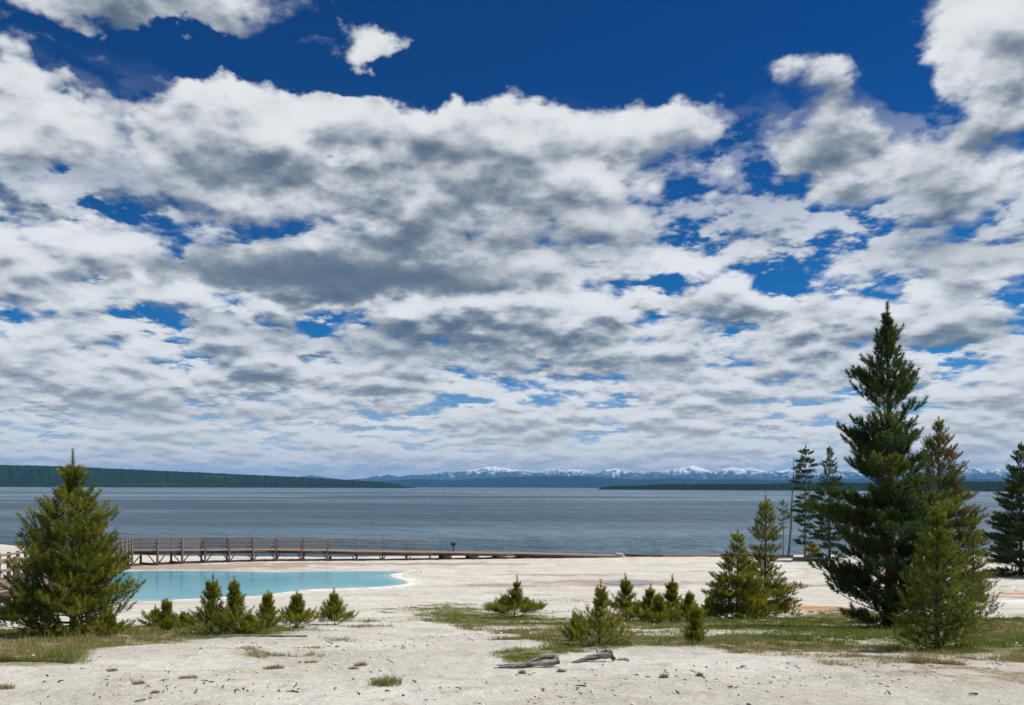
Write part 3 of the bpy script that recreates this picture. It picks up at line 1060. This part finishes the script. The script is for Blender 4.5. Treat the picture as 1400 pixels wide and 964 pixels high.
# shoreline trees behind
x, y, z = at(1101, 84); z = float(Z(np.array([x]), np.array([y]))[0])
pine(41, (x, y, z), 12.0, [(0, .9), (.15, 1.3), (.45, 1.5), (.7, 1.4), (.85, 1.3), (.95, .8), (1, .15)],
     'tall open pine with gaps between its limbs, at the lake edge behind the boardwalk', 'tree', whorl=.55, per=(4, 5), n_needle=26, nl=.15, nw=.04, seglen=.3, dens=.6, up=(.35, .05), trunk_r=.13, tint0=.3, z_first=.10, gap=.25, miss=.15, mat=NEEDLE_BLUE, bark=BARK_GREY, leader=.3)
x, y, z = at(1134, 80); z = float(Z(np.array([x]), np.array([y]))[0])
pine(42, (x, y, z), 11.7, [(0, 1.6), (.3, 2.0), (.6, 1.6), (.8, 1.0), (.93, .4), (1, .08)],
     'dark lakeside pine partly hidden by the left limbs of the tallest pine', 'tree', whorl=.55, per=(4, 5), n_needle=22, nl=.15, nw=.04, seglen=.3, dens=.6, trunk_r=.13, tint0=.3, mat=NEEDLE_BLUE)
x, y, z = at(1071, 86); z = float(Z(np.array([x]), np.array([y]))[0])
pine(43, (x, y, z), 6.2, [(0, .2), (.4, .35), (.7, .8), (.9, .5), (1, .1)],
     'thin little tree with leaves only near its top, left of the grey dead snag', 'tree', whorl=.4, per=(3, 5), n_needle=22, nl=.13, nw=.035, seglen=.25, dens=.55, trunk_r=.08, tint0=.5, z_first=.45, bark=BARK_GREY, leader=.3, miss=.2)
x, y, z = at(1078, 85); z = float(Z(np.array([x]), np.array([y]))[0])
snag = empty('dead_snag', (x, y, z))
sb = MB()
sb.tube([(0, 0, -.2), (.25, 0, 3), (.35, 0, 6), (.55, 0, 9), (.5, 0, 10.6)], [.14, .11, .08, .05, .015], 8)
rng = np.random.RandomState(4)
for k in range(14):
    zz = 3.5 + 6.8 * rng.rand(); a = rng.rand() * 6.28; l = .25 + .5 * rng.rand()
    xx = np.interp(zz, [0, 3, 6, 9, 10.6], [0, .25, .35, .55, .5])
    sb.tube([(xx, 0, zz), (xx + math.sin(a) * l, math.cos(a) * l, zz + .1 * rng.normal())], [.02, .006], 4)
sb.build('trunk', BARK_GREY, snag, smooth=True)
tag(snag, 'bare grey dead tree trunk leaning slightly at the lake edge', 'dead tree')
x, y, z = at(1112, 82); z = float(Z(np.array([x]), np.array([y]))[0])
pine(45, (x, y, z), 1.5, [(0, .9), (.5, 1.1), (.9, .6), (1, .2)], 'low yellow green shrub on the shore at the foot of the open pine', 'shrub', name='shrub', whorl=.2, per=(6, 8), n_needle=20, nl=.12, nw=.03, seglen=.2, dens=.8, tint0=.8, leader=.2, trunk_r=.04, up=(.9, .4))

# saplings
SAPS = [  # px, py, height px, spread, seed, olive, lean, label
    (288, 869, 78, .36, 51, 0, .04, 'taller of two touching pine saplings, with a candle of thin shoots, beyond the left grass'),
    (322, 867, 70, .32, 52, 0, -.03, 'slim pine sapling touching the right side of its taller twin'),
    (364, 862, 46, .26, 53, 1, .05, 'wispy pine sapling between the touching pair and a rounder one'),
    (405, 858, 43, .55, 54, 0, .02, 'wide low pine sapling, second from the right end of the left row'),
    (458, 855, 42, .50, 55, 0, -.05, 'compact round pine sapling at the right end of the left row'),
    (228, 863, 36, .26, 56, 1, .0, 'tiny pine sapling in the grass right of the bushy yellow green pine'),
    (703, 845, 52, .60, 57, 0, .08, 'bushy pine sapling standing alone in the middle grass'),
    (819, 882, 84, .52, 58, 0, .03, 'nearest sapling of the middle, above the small grey log'),
    (857, 850, 58, .38, 59, 0, -.04, 'leftmost pine of the sapling thicket, behind the nearest sapling'),
    (886, 852, 46, .50, 60, 0, .07, 'second pine from the left in the sapling thicket'),
    (918, 850, 57, .40, 61, 0, .02, 'thin spired pine in the right half of the sapling thicket'),
    (940, 851, 36, .50, 62, 0, .10, 'low outer pine at the right end of the sapling thicket'),
    (902, 853, 34, .60, 68, 0, -.05, 'squat pine filling the middle of the sapling thicket'),
    (950, 880, 47, .34, 63, 1, .04, 'loose pale sapling standing alone in front of the thicket'),
    (790, 876, 32, .60, 64, 0, -.08, 'small sapling leaning against the left side of the nearest sapling'),
    (968, 845, 28, .30, 65, 0, .1, 'spindly dark sapling between the thicket and the pair of pines'),
    (1333, 833, 60, .20, 66, 1, .0, 'sparse pale sapling half hidden at the right of the young pine'),
]
for px, py, hp, spr, seed, ol, ln, lab in SAPS:
    x, y, z = stand(px, py)
    H = hp / F * y * 1.10
    s = spr * H / 1.0
    q = max(0.6, min(1.6, y / 16))
    rs = np.random.RandomState(seed)
    pine(seed, (x, y, z), H, [(0, s * 1.0), (.18, s * 1.25), (.42, s * (.75 + .3 * rs.rand())), (.62, s * (.4 + .25 * rs.rand())), (.82, s * .2), (1, .02)], lab, 'sapling', name='pine_sapling', group='young pines on the white flat',
         whorl=H * (.07 + .035 * rs.rand()), per=(6, 8), n_needle=46, nl=.065 * q, nw=.008 * q, seglen=.17 * q, dens=1.15, leader=H * (.22 + .1 * rs.rand()), trunk_r=.010 + .008 * H, up=(1.2, .55), lean=(ln, 0),
         tint0=.62 + .12 * rs.rand() + (.08 if ol else 0), mat=NEEDLE_OLIVE if ol else NEEDLE, z_first=.0, gap=.26, miss=.07, minlow=True)
for px, py, hp, wd, seed, lab in [(212, 858, 26, .7, 71, 'low leafy green shrub at the right foot of the bushy yellow green pine'), (252, 862, 22, 1.0, 72, 'spreading low green shrub left of the touching sapling pair'),
                                  (342, 868, 22, .9, 73, 'low green shrub at the right foot of the slim sapling'), (150, 872, 24, 1.1, 74, 'low bright green shrub in front of the bushy yellow green pine')]:
    x, y, z = stand(px, py)
    H = hp / F * y
    pine(seed, (x, y, z), H, [(0, H * wd), (.5, H * wd), (.85, H * wd * .6), (1, H * .2)], lab, 'shrub', name='shrub', whorl=H * .2, per=(7, 9), n_needle=36, nl=.06, nw=.010, seglen=.12, dens=1.2, leader=H * .2, trunk_r=.012,
         up=(1.1, .6), tint0=.7, mat=NEEDLE_OLIVE, z_first=.0, gap=.3, minlow=True)


# ---- grass
def mat_grass():
    m = bpy.data.materials.new('grass_blades')
    m.use_nodes = True
    t = NT(m.node_tree)
    b = t.n['Principled BSDF']
    c = t.mix(t.attr('tint'), (0.065, 0.125, 0.014), (0.20, 0.24, 0.032))
    c = t.mix(t.attr('dry'), c, (0.36, 0.285, 0.15))
    t.l.new(c, b.inputs['Base Color'])
    b.inputs['Roughness'].default_value = 0.7
    b.inputs['Specular IOR Level'].default_value = 0.15
    tr = t.new('ShaderNodeBsdfTranslucent'); t.l.new(c, tr.inputs[0])
    mx = t.new('ShaderNodeMixShader'); mx.inputs[0].default_value = 0.3
    t.l.new(b.outputs[0], mx.inputs[1]); t.l.new(tr.outputs[0], mx.inputs[2])
    t.l.new(mx.outputs[0], t.n['Material Output'].inputs[0])
    return m


GRASS = mat_grass()


def blades(rng, x, y, z, h, w, lean, tint, dry):
    n = len(x)
    a = rng.rand(n) * 6.283; b = rng.rand(n) * 6.283
    c, s = np.cos(a) * w / 2, np.sin(a) * w / 2
    lx, ly = np.cos(b) * lean * h, np.sin(b) * lean * h
    v = np.stack([np.stack([x - c, y - s, z], -1), np.stack([x + c, y + s, z], -1),
                  np.stack([x + lx * .4 + c * .7, y + ly * .4 + s * .7, z + h * .6], -1), np.stack([x + lx * .4 - c * .7, y + ly * .4 - s * .7, z + h * .6], -1),
                  np.stack([x + lx, y + ly, z + h], -1)], 1).reshape(-1, 3)
    k = np.arange(n)[:, None] * 5
    f = np.concatenate([k + np.array([[0, 1, 2]]), k + np.array([[0, 2, 3]]), k + np.array([[3, 2, 4]])], 0)
    return v, f, np.repeat(tint, 5), np.repeat(dry, 5)


def build_grass():
    rng = np.random.RandomState(77)
    M = 3400000
    yy = 9 + (62 - 9) * rng.rand(M) ** 1.5
    xx = (rng.rand(M) * 2 - 1) * 0.72 * yy
    g, dry, org, pk, wh = masks(xx, yy)
    cl = fbm(xx * 4.2 + 20, yy * 4.2, 3)
    dens = np.clip(g * 1.3 - 0.08, 0, 1) * sstep(0.32, 0.56, cl + 0.10 * g) * np.clip(16 / yy, .18, 1) ** 0.6
    k = rng.rand(M) < dens * 0.5
    x, y, g, dry, cl = xx[k], yy[k], g[k], dry[k], cl[k]
    print('grass blades', len(x))
    z = Z(x, y) - 0.008
    n = len(x)
    h = (0.02 + 0.05 * rng.rand(n) + 0.10 * (rng.rand(n) > .985)) * (0.35 + 3.2 * np.clip(cl - .38, 0, 1)) * (1 + 0.25 * sstep(15, 30, y))
    w = 0.006 * np.clip(y / 12, .8, 3.2)
    tint = np.clip(rng.normal(size=n) * .22 + .45 + (fbm(x * .8, y * .8, 2) - .5), 0, 1)
    dr = np.clip(dry * 0.8 + rng.normal(size=n) * .25 + 0.05, 0, 1)
    v, f, tt, dd = blades(rng, x, y, z, h, w, 0.5, tint, dr)
    o = mesh_np('grass', v, f, GRASS, attrs=dict(tint=tt, dry=dd))
    tag(o, 'short green and straw coloured grass growing over the slope', kind='stuff')


build_grass()


def tuft(px, py, rpx, hgt, dry, lab, seed, n=None):
    x0, y0, z0 = ground(px, py)
    r = rpx / F * y0
    rng = np.random.RandomState(seed)
    n = n or int(160 + 2600 * r * r * 3)
    a = rng.rand(n) * 6.283; q = np.sqrt(rng.rand(n)) * (0.6 + .5 * fbm(np.cos(a) * 2 + seed, np.sin(a) * 2, 2))
    x = np.cos(a) * q * r; y = np.sin(a) * q * r * 0.75
    z = Z(x + x0, y + y0) - z0 - .01
    h = hgt * (0.4 + .7 * rng.rand(n)) * (1 - .45 * q)
    v, f, tt, dd = blades(rng, x, y, z, h, np.full(n, .0055), .75, np.clip(rng.normal(size=n) * .2 + .4, 0, 1), np.clip(rng.normal(size=n) * .25 + dry, 0, 1))
    o = mesh_np('grass_tuft', v, f, GRASS, attrs=dict(tint=tt, dry=dd))
    o.location = (x0, y0, z0)
    tag(o, lab, 'grass tuft', 'grass tufts scattered on the bare white foreground')


for i, (px, py, rpx, h, dry, lab) in enumerate([
    (527, 936, 27, .13, .35, 'largest grass tuft of the bare foreground, green with straw tips'),
    (375, 914, 17, .07, .35, 'flat green grass patch left of the two neighbouring small tufts'),
    (425, 906, 12, .05, .6, 'low straw coloured tuft right of the flat green grass patch'),
    (493, 910, 10, .08, .45, 'upper one of two small touching tufts above the largest tuft'),
    (483, 916, 8, .06, .5, 'lower one of two small touching tufts above the largest tuft'),
    (257, 929, 16, .06, .65, 'wide straw tuft on the bare ground at lower left'),
    (190, 934, 10, .07, .6, 'dry little tuft left of the wide straw tuft'),
    (212, 946, 8, .04, .3, 'flat dark green tuft below the dry little tuft'),
    (8, 941, 12, .08, .75, 'straw tuft cut by the left border of the picture'),
    (153, 918, 8, .06, .7, 'sparse brown tuft above and left of the dry little tuft'),
    (767, 919, 7, .07, .6, 'small tuft between the two grey driftwood logs, in front'),
    (714, 921, 6, .07, .6, 'small tuft just below the long grey log'),
    (907, 925, 7, .08, .6, 'yellowish tuft on the gravel right of the short log'),
    (956, 925, 5, .07, .3, 'tiny green tuft on the gravel, rightmost of the foreground'),
    (852, 903, 10, .06, .6, 'dry tuft touching the right end of the short log'),
]):
    tuft(px, py, rpx, h, dry, lab, 300 + i)


# ---- pebbles and twigs
def mat_stone():
    m, t, b = material('sinter_pebbles', 0.9, 0.15)
    t.l.new(t.mix(t.attr('tint'), (0.16, 0.13, 0.10), (0.62, 0.58, 0.52)), b.inputs['Base Color'])
    return m


def build_pebbles():
    rng = np.random.RandomState(5)
    M = 26000
    y = 6 + 40 * rng.rand(M) ** 2.0; x = (rng.rand(M) * 2 - 1) * .75 * y
    c = fbm(x * .5, y * .5, 3)
    k = rng.rand(M) < sstep(.42, .68, c)
    x, y = x[k], y[k]; n = len(x)
    s = (0.004 + 0.022 * rng.rand(n) ** 7) * np.clip(y / 9, .8, 2)
    z = Z(x, y)
    octa = np.array([(1, 0, 0), (0, 1, 0), (-1, 0, 0), (0, -1, 0), (0, 0, .7), (0, 0, -.5)])
    v = octa[None] * (0.7 + .6 * rng.rand(n, 6, 1)) * s[:, None, None]
    a = rng.rand(n) * 6.28
    ca, sa = np.cos(a)[:, None], np.sin(a)[:, None]
    v = np.stack([v[..., 0] * ca * 1.4 - v[..., 1] * sa, v[..., 0] * sa * 1.4 + v[..., 1] * ca, v[..., 2]], -1)
    v = v + np.stack([x, y, z + s * .2], -1)[:, None]
    f = np.array([(0, 1, 4), (1, 2, 4), (2, 3, 4), (3, 0, 4), (1, 0, 5), (2, 1, 5), (3, 2, 5), (0, 3, 5)])
    f = (np.arange(n)[:, None, None] * 6 + f[None]).reshape(-1, 3)
    tint = np.where(rng.rand(n) < .12, rng.rand(n) * .3, .5 + .5 * rng.rand(n))
    o = mesh_np('pebbles', v.reshape(-1, 3), f, mat_stone(), attrs=dict(tint=np.repeat(tint, 6)))
    tag(o, 'small pale and brown pebbles strewn over the bare ground', kind='stuff')


build_pebbles()


def build_twigs():
    rng = np.random.RandomState(15)
    b = MB()
    for px, py, sp, n in ((268, 943, .55, 60), (215, 930, .4, 18), (640, 935, .8, 26), (1020, 925, .5, 14), (890, 950, .6, 14), (480, 880, .8, 26), (560, 872, .8, 24), (420, 940, .7, 16), (1090, 945, .7, 14), (740, 950, .7, 12), (900, 905, .8, 16), (60, 930, .7, 16)):
        x0, y0, _ = ground(px, py)
        for k in range(n // 2 if px != 268 else n * 2 // 3):
            x = x0 + rng.normal() * sp * 1.3; y = y0 + rng.normal() * sp * .6
            z = float(Z(np.array([x]), np.array([y]))[0])
            a = rng.rand() * 6.28; l = .008 + .045 * rng.rand() ** 3; r = .003 + .006 * rng.rand()
            d = Vector((math.cos(a) * l, math.sin(a) * l, .012 * rng.rand()))
            m = Vector((x, y, z + r + .004))
            b.tube([m - d, m + d * .2 + Vector((rng.normal() * .006, rng.normal() * .006, .004)), m + d], [r, r * .9, r * .5], 5)
    o = b.build('twigs', BARK, smooth=True)
    tag(o, 'dark dry twigs and bark crumbs littering the bare ground', kind='stuff')


build_twigs()

# ---- driftwood
def mat_drift():
    m, t, b = material('grey_driftwood', 0.9, 0.1)
    P = t.new('ShaderNodeTexCoord').outputs['Object']
    n = t.noise(t.v('MULTIPLY', P, (3, 22, 22)), 1.6, 5, .65)
    t.l.new(t.mix(t.ss(n, .35, .65), (0.10, 0.088, 0.078), (0.36, 0.335, 0.31)), b.inputs['Base Color'])
    bump(t, b, n, 1.0, .03)
    return m


DRIFT = mat_drift()


def log(px, py, segs, lab, seed):
    x0, y0, z0 = ground(px, py)
    mb = MB()
    rng = np.random.RandomState(seed)
    for pts, r0, r1 in segs:
        k = 9
        P = []
        for i in range(k):
            t = i / (k - 1) * (len(pts) - 1); a = min(int(t), len(pts) - 2); q = t - a
            p = [pts[a][c] * (1 - q) + pts[a + 1][c] * q for c in range(3)]
            P.append((p[0] + rng.normal() * .006, p[1] + rng.normal() * .006, p[2] + rng.normal() * .004))
        n = len(P)
        mb.tube(P, [(r0 + (r1 - r0) * i / (n - 1)) * (0.85 + .3 * rng.rand()) * (0.25 if i in (0,) else 1) for i in range(n)], 10)
    o = mb.build('driftwood_log', DRIFT, smooth=True)
    o.location = (x0, y0, z0)
    tag(o, lab, 'log', 'grey driftwood on the bare ground')


log(730, 912, [([(-.44, .05, .01), (-.2, 0, .02), (.05, -.02, .04), (.22, .02, .05), (.28, .05, .07)], .016, .048), ([(-.1, .03, .03), (.12, .1, .10), (.25, .12, .09)], .02, .035), ([(-.45, -.04, .0), (-.1, -.05, .02)], .012, .02)],
    'long twisted grey driftwood log lying at the edge of the middle grass', 1)
log(815, 906, [([(-.30, -.02, .0), (-.12, 0, .03), (.08, .02, .07), (.20, .04, .10)], .018, .055), ([(-.02, .05, .03), (.12, .03, .12), (.22, 0, .03)], .03, .03), ([(-.28, -.05, 0), (.0, -.08, .01), (.1, -.06, .02)], .01, .02), ([(.05, 0, .05), (.0, .05, .15)], .02, .008)],
    'short knotty grey driftwood stump with a broken end, right of the long log', 2)
log(335, 875, [([(-.75, -.05, .02), (-.2, 0, .06), (.4, .05, .05), (1.0, .12, .03)], .012, .02)], 'thin pale stick lying in front of the touching pair of saplings', 3)


# ------------------------------------------------------------------ boardwalk
def mat_wood(name, a, b_, stretch=(2.5, 30, 30)):
    m, t, b = material(name, 0.9, 0.12)
    P = t.new('ShaderNodeTexCoord').outputs['Object']
    n = t.noise(t.v('MULTIPLY', P, (1, 1, 1)), 5.0, 5, .65)
    n2 = t.noise(P, .35, 3)
    c = t.mix(t.ss(n, .3, .7), a, b_)
    c = t.mix(t.ss(n2, .4, .7, 0, .35), c, (0.22, 0.19, 0.165))
    t.l.new(c, b.inputs['Base Color'])
    bump(t, b, n, .5, .01)
    return m


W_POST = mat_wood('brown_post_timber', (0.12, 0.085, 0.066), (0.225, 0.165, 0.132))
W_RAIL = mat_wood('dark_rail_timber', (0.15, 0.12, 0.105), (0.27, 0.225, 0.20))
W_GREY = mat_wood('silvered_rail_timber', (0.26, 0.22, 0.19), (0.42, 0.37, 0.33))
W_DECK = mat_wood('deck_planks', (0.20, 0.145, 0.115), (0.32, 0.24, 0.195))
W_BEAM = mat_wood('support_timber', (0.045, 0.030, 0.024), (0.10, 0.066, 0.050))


def build_boardwalk():
    NODES = [  # px, depth, deck height rel. to camera
        (-75, 24.5, -3.35), (18, 31.0, -3.80), (100, 52.0, -5.05), (165, 71.5, -5.74), (278, 75.5, -5.98), (378, 78.0, -6.12), (450, 78.5, -6.2), (523, 79.0, -6.32), (590, 80.0, -6.45), (700, 82.0, -6.68), (845, 84.0, -7.06)]
    pts = [Vector(at(px, y, CAM_Z + dz)) for px, y, dz in NODES]
    RAIL_TO = 8
    GREY_FROM = 5
    W = 2.3
    root = empty('boardwalk', (pts[3].x, pts[3].y, float(Z(np.array([pts[3].x]), np.array([pts[3].y]))[0])))
    off = Vector(root.location)

    def child(mb, name, mat, bevel=0.0, label=None):
        mb.v = [tuple(Vector(p) - off) for p in mb.v]
        o = mb.build(name, mat, root, bevel)
        if label: o['label'] = label
        return o

    # side offsets (mitred)
    def nrm(i):
        a = (pts[i] - pts[i - 1]) if i > 0 else None
        b = (pts[i + 1] - pts[i]) if i < len(pts) - 1 else None
        d = Vector((0, 0, 0))
        for q in (a, b):
            if q is not None:
                q = Vector((q.x, q.y, 0)); d += q.normalized()
        d.normalize()
        return Vector((d.y, -d.x, 0))        # towards the viewer's side
    N = [nrm(i) for i in range(len(pts))]
    near = [p + n * (W / 2) for p, n in zip(pts, N)]
    farr = [p - n * (W / 2) for p, n in zip(pts, N)]
    deck = MB()
    rng = np.random.RandomState(2)
    for i in range(len(pts) - 1):
        L = (pts[i + 1] - pts[i]).length
        m = max(2, int(L / 0.15))
        for k in range(m):
            t0 = (k + 0.03) / m; t1 = (k + 0.97) / m
            e0 = rng.normal() * .015
            a = near[i].lerp(near[i + 1], t0); b = near[i].lerp(near[i + 1], t1)
            c = farr[i].lerp(farr[i + 1], t1); d = farr[i].lerp(farr[i + 1], t0)
            up = Vector((0, 0, rng.normal() * .003)); dn = Vector((0, 0, -.05))
            o = (a - d).normalized() * (.05 + e0)
            q = [a + o + up, b + o + up, c - o + up, d - o + up]
            s = len(deck.v)
            deck.v += [tuple(v) for v in q] + [tuple(v + dn) for v in q]
            deck.f += [(s, s + 1, s + 2, s + 3), (s + 7, s + 6, s + 5, s + 4), (s, s + 4, s + 5, s + 1), (s + 1, s + 5, s + 6, s + 2), (s + 2, s + 6, s + 7, s + 3), (s + 3, s + 7, s + 4, s)]
    child(deck, 'deck', W_DECK)
    # stringers
    for side in (near, farr):
        for i in range(len(pts) - 1):
            b = MB()
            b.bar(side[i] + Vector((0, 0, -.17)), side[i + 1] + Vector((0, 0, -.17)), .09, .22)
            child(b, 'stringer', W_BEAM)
    # posts and rails
    for si, side in enumerate((near, farr)):
        sg = 1 if si == 0 else -1
        for i in range(RAIL_TO if si else 6):
            L = (side[i + 1] - side[i]).length
            m = max(1, round(L / 2.45))
            for k in range(m + (1 if i == (RAIL_TO if si else 6) - 1 else 0)):
                p = side[i].lerp(side[i + 1], k / m) + N[i] * sg * .14
                gz = float(Z(np.array([p.x]), np.array([p.y]))[0])
                b = MB()
                b.box((p.x, p.y, (gz - .3 + p.z + 1.10) / 2), .15, .15, p.z + 1.10 - gz + .3, Matrix.Rotation(math.atan2(N[i].y, N[i].x), 3, 'Z'))
                child(b, 'post', W_GREY if i >= 6 else W_POST, .012, 'silver grey weathered post' if i >= 6 else None)
            for hh in (1.00, .66, .32):
                b = MB()
                o = N[i] * sg * .045
                b.bar(side[i] + o + Vector((0, 0, hh)), side[i + 1] + o + Vector((0, 0, hh)), .045, .095)
                grey = i >= GREY_FROM
                child(b, 'rail', W_GREY if grey else W_RAIL, .006, 'silver grey weathered rail' if grey else None)
    # bents with cross bracing under the railed stretch
    for i in range(len(pts) - 1):
        L = (pts[i + 1] - pts[i]).length
        m = max(1, round(L / 2.45))
        for k in range(m):
            t = (k + (0.0 if i < RAIL_TO else .5)) / m
            a = near[i].lerp(near[i + 1], t); c = farr[i].lerp(farr[i + 1], t)
            ga = float(Z(np.array([a.x]), np.array([a.y]))[0]); gc = float(Z(np.array([c.x]), np.array([c.y]))[0])
            b = MB()
            if i < RAIL_TO:
                ax = (near[i + 1] - near[i]).normalized()
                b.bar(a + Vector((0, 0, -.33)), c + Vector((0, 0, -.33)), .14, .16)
                hgt = a.z - .4 - ga
                if hgt > .3:
                    # sill, and knee braces running along the walk
                    b.bar(Vector((a.x, a.y, ga + .06)) + N[i] * .25, Vector((c.x, c.y, gc + .06)) - N[i] * .25, .16, .16)
                    hw = float(np.interp(a.x, [-35, -30, -24, -18], [.85, .7, .42, .3]))
                    for s_ in (-1, 1):
                        b.bar(Vector((a.x, a.y, a.z - .32)) + ax * s_ * hw + N[i] * .05, Vector((a.x, a.y, ga + .12)) + ax * s_ * .10 + N[i] * .05, .09, .09)
                    b.bar(Vector((a.x, a.y, ga + .12)) + N[i] * .09 - ax * hw, Vector((a.x, a.y, ga + .12)) + N[i] * .09 + ax * hw, .13, .14)
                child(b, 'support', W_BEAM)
            else:
                h = max(a.z - .28 - ga, .08)
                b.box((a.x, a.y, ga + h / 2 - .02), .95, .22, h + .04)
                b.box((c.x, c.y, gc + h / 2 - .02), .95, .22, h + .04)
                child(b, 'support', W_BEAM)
    tag(root, 'long brown timber boardwalk with post and rail sides running behind the turquoise pool', 'boardwalk')
    return pts


BW = build_boardwalk()

# edging of the path further right: low timber kerb on the ground
kr = empty('timber_edging', at(985, 84, float(Z(np.array([at(985, 84)[0]]), np.array([84.]))[0])))
off = Vector(kr.location)
prev = None
for k, (px, y, ht) in enumerate([(846, 84.2, .30), (905, 84.5, .24), (985, 85, .24), (1060, 85, .22), (1085, 84.5, .25)]):
    x = at(px, y)[0]
    g = float(Z(np.array([x]), np.array([y]))[0])
    p = Vector((x, y, g + ht * .4))
    if prev is not None:
        b = MB()
        b.bar(prev - off, p - off, .5, .24)
        b.build('beam', W_BEAM if k % 2 else W_DECK, kr, .03)
    prev = p
tag(kr, 'low line of weathered timbers along the shore right of the boardwalk', 'edging')
b = MB()
p0 = at(1084, 80); p1 = at(1134, 79)
g0 = float(Z(np.array([p0[0]]), np.array([80.]))[0]); g1 = float(Z(np.array([p1[0]]), np.array([79.]))[0])
o = MB()
o.tube([(0, 0, .16), (1.9, -.4, .17), (p1[0] - p0[0], -1, .16 + g1 - g0)], [.17, .19, .16], 10)
lg = o.build('fallen_log', BARK_GREY, smooth=True)
lg.location = (p0[0], 80, g0)
tag(lg, 'pale grey log lying on the white flat at the foot of the lakeside trees', 'log')
# pale boulder at the end of the boardwalk
x, y, z = at(847, 83.2); z = float(Z(np.array([x]), np.array([y]))[0])
bb = MB(); bb.box((0, 0, .2), .75, .5, .45); bb.box((.25, .05, .08), .6, .5, .3)
bo = bb.build('stone_block', None, bevel=.09)
m_, t_, b_ = material('pale_block', .9, .1)
b_.inputs['Base Color'].default_value = (.45, .42, .38, 1)
bo.data.materials.append(m_)
bo.location = (x, y, z)
tag(bo, 'pale squared block at the right end of the boardwalk', 'block')

# small interpretive stand on the boardwalk
x, y, z = at(620, 80.6)
zz = float(np.interp(x, [p.x for p in BW], [p.z for p in BW]))
st = empty('trail_sign', (x, y, zz))
b = MB(); b.box((0, 0, .36), .10, .10, .72); b.build('post', W_BEAM, st, .01)
m_, t_, b_ = material('dark_sign_panel', .5, .3)
b_.inputs['Base Color'].default_value = (.02, .022, .03, 1)
b = MB(); b.box((0, -.02, .80), .46, .30, .22, Matrix.Rotation(R(35), 3, 'X')); b.build('panel', m_, st, .015)
tag(st, 'small dark sign on a short post beside the boardwalk after the railing ends', 'sign')
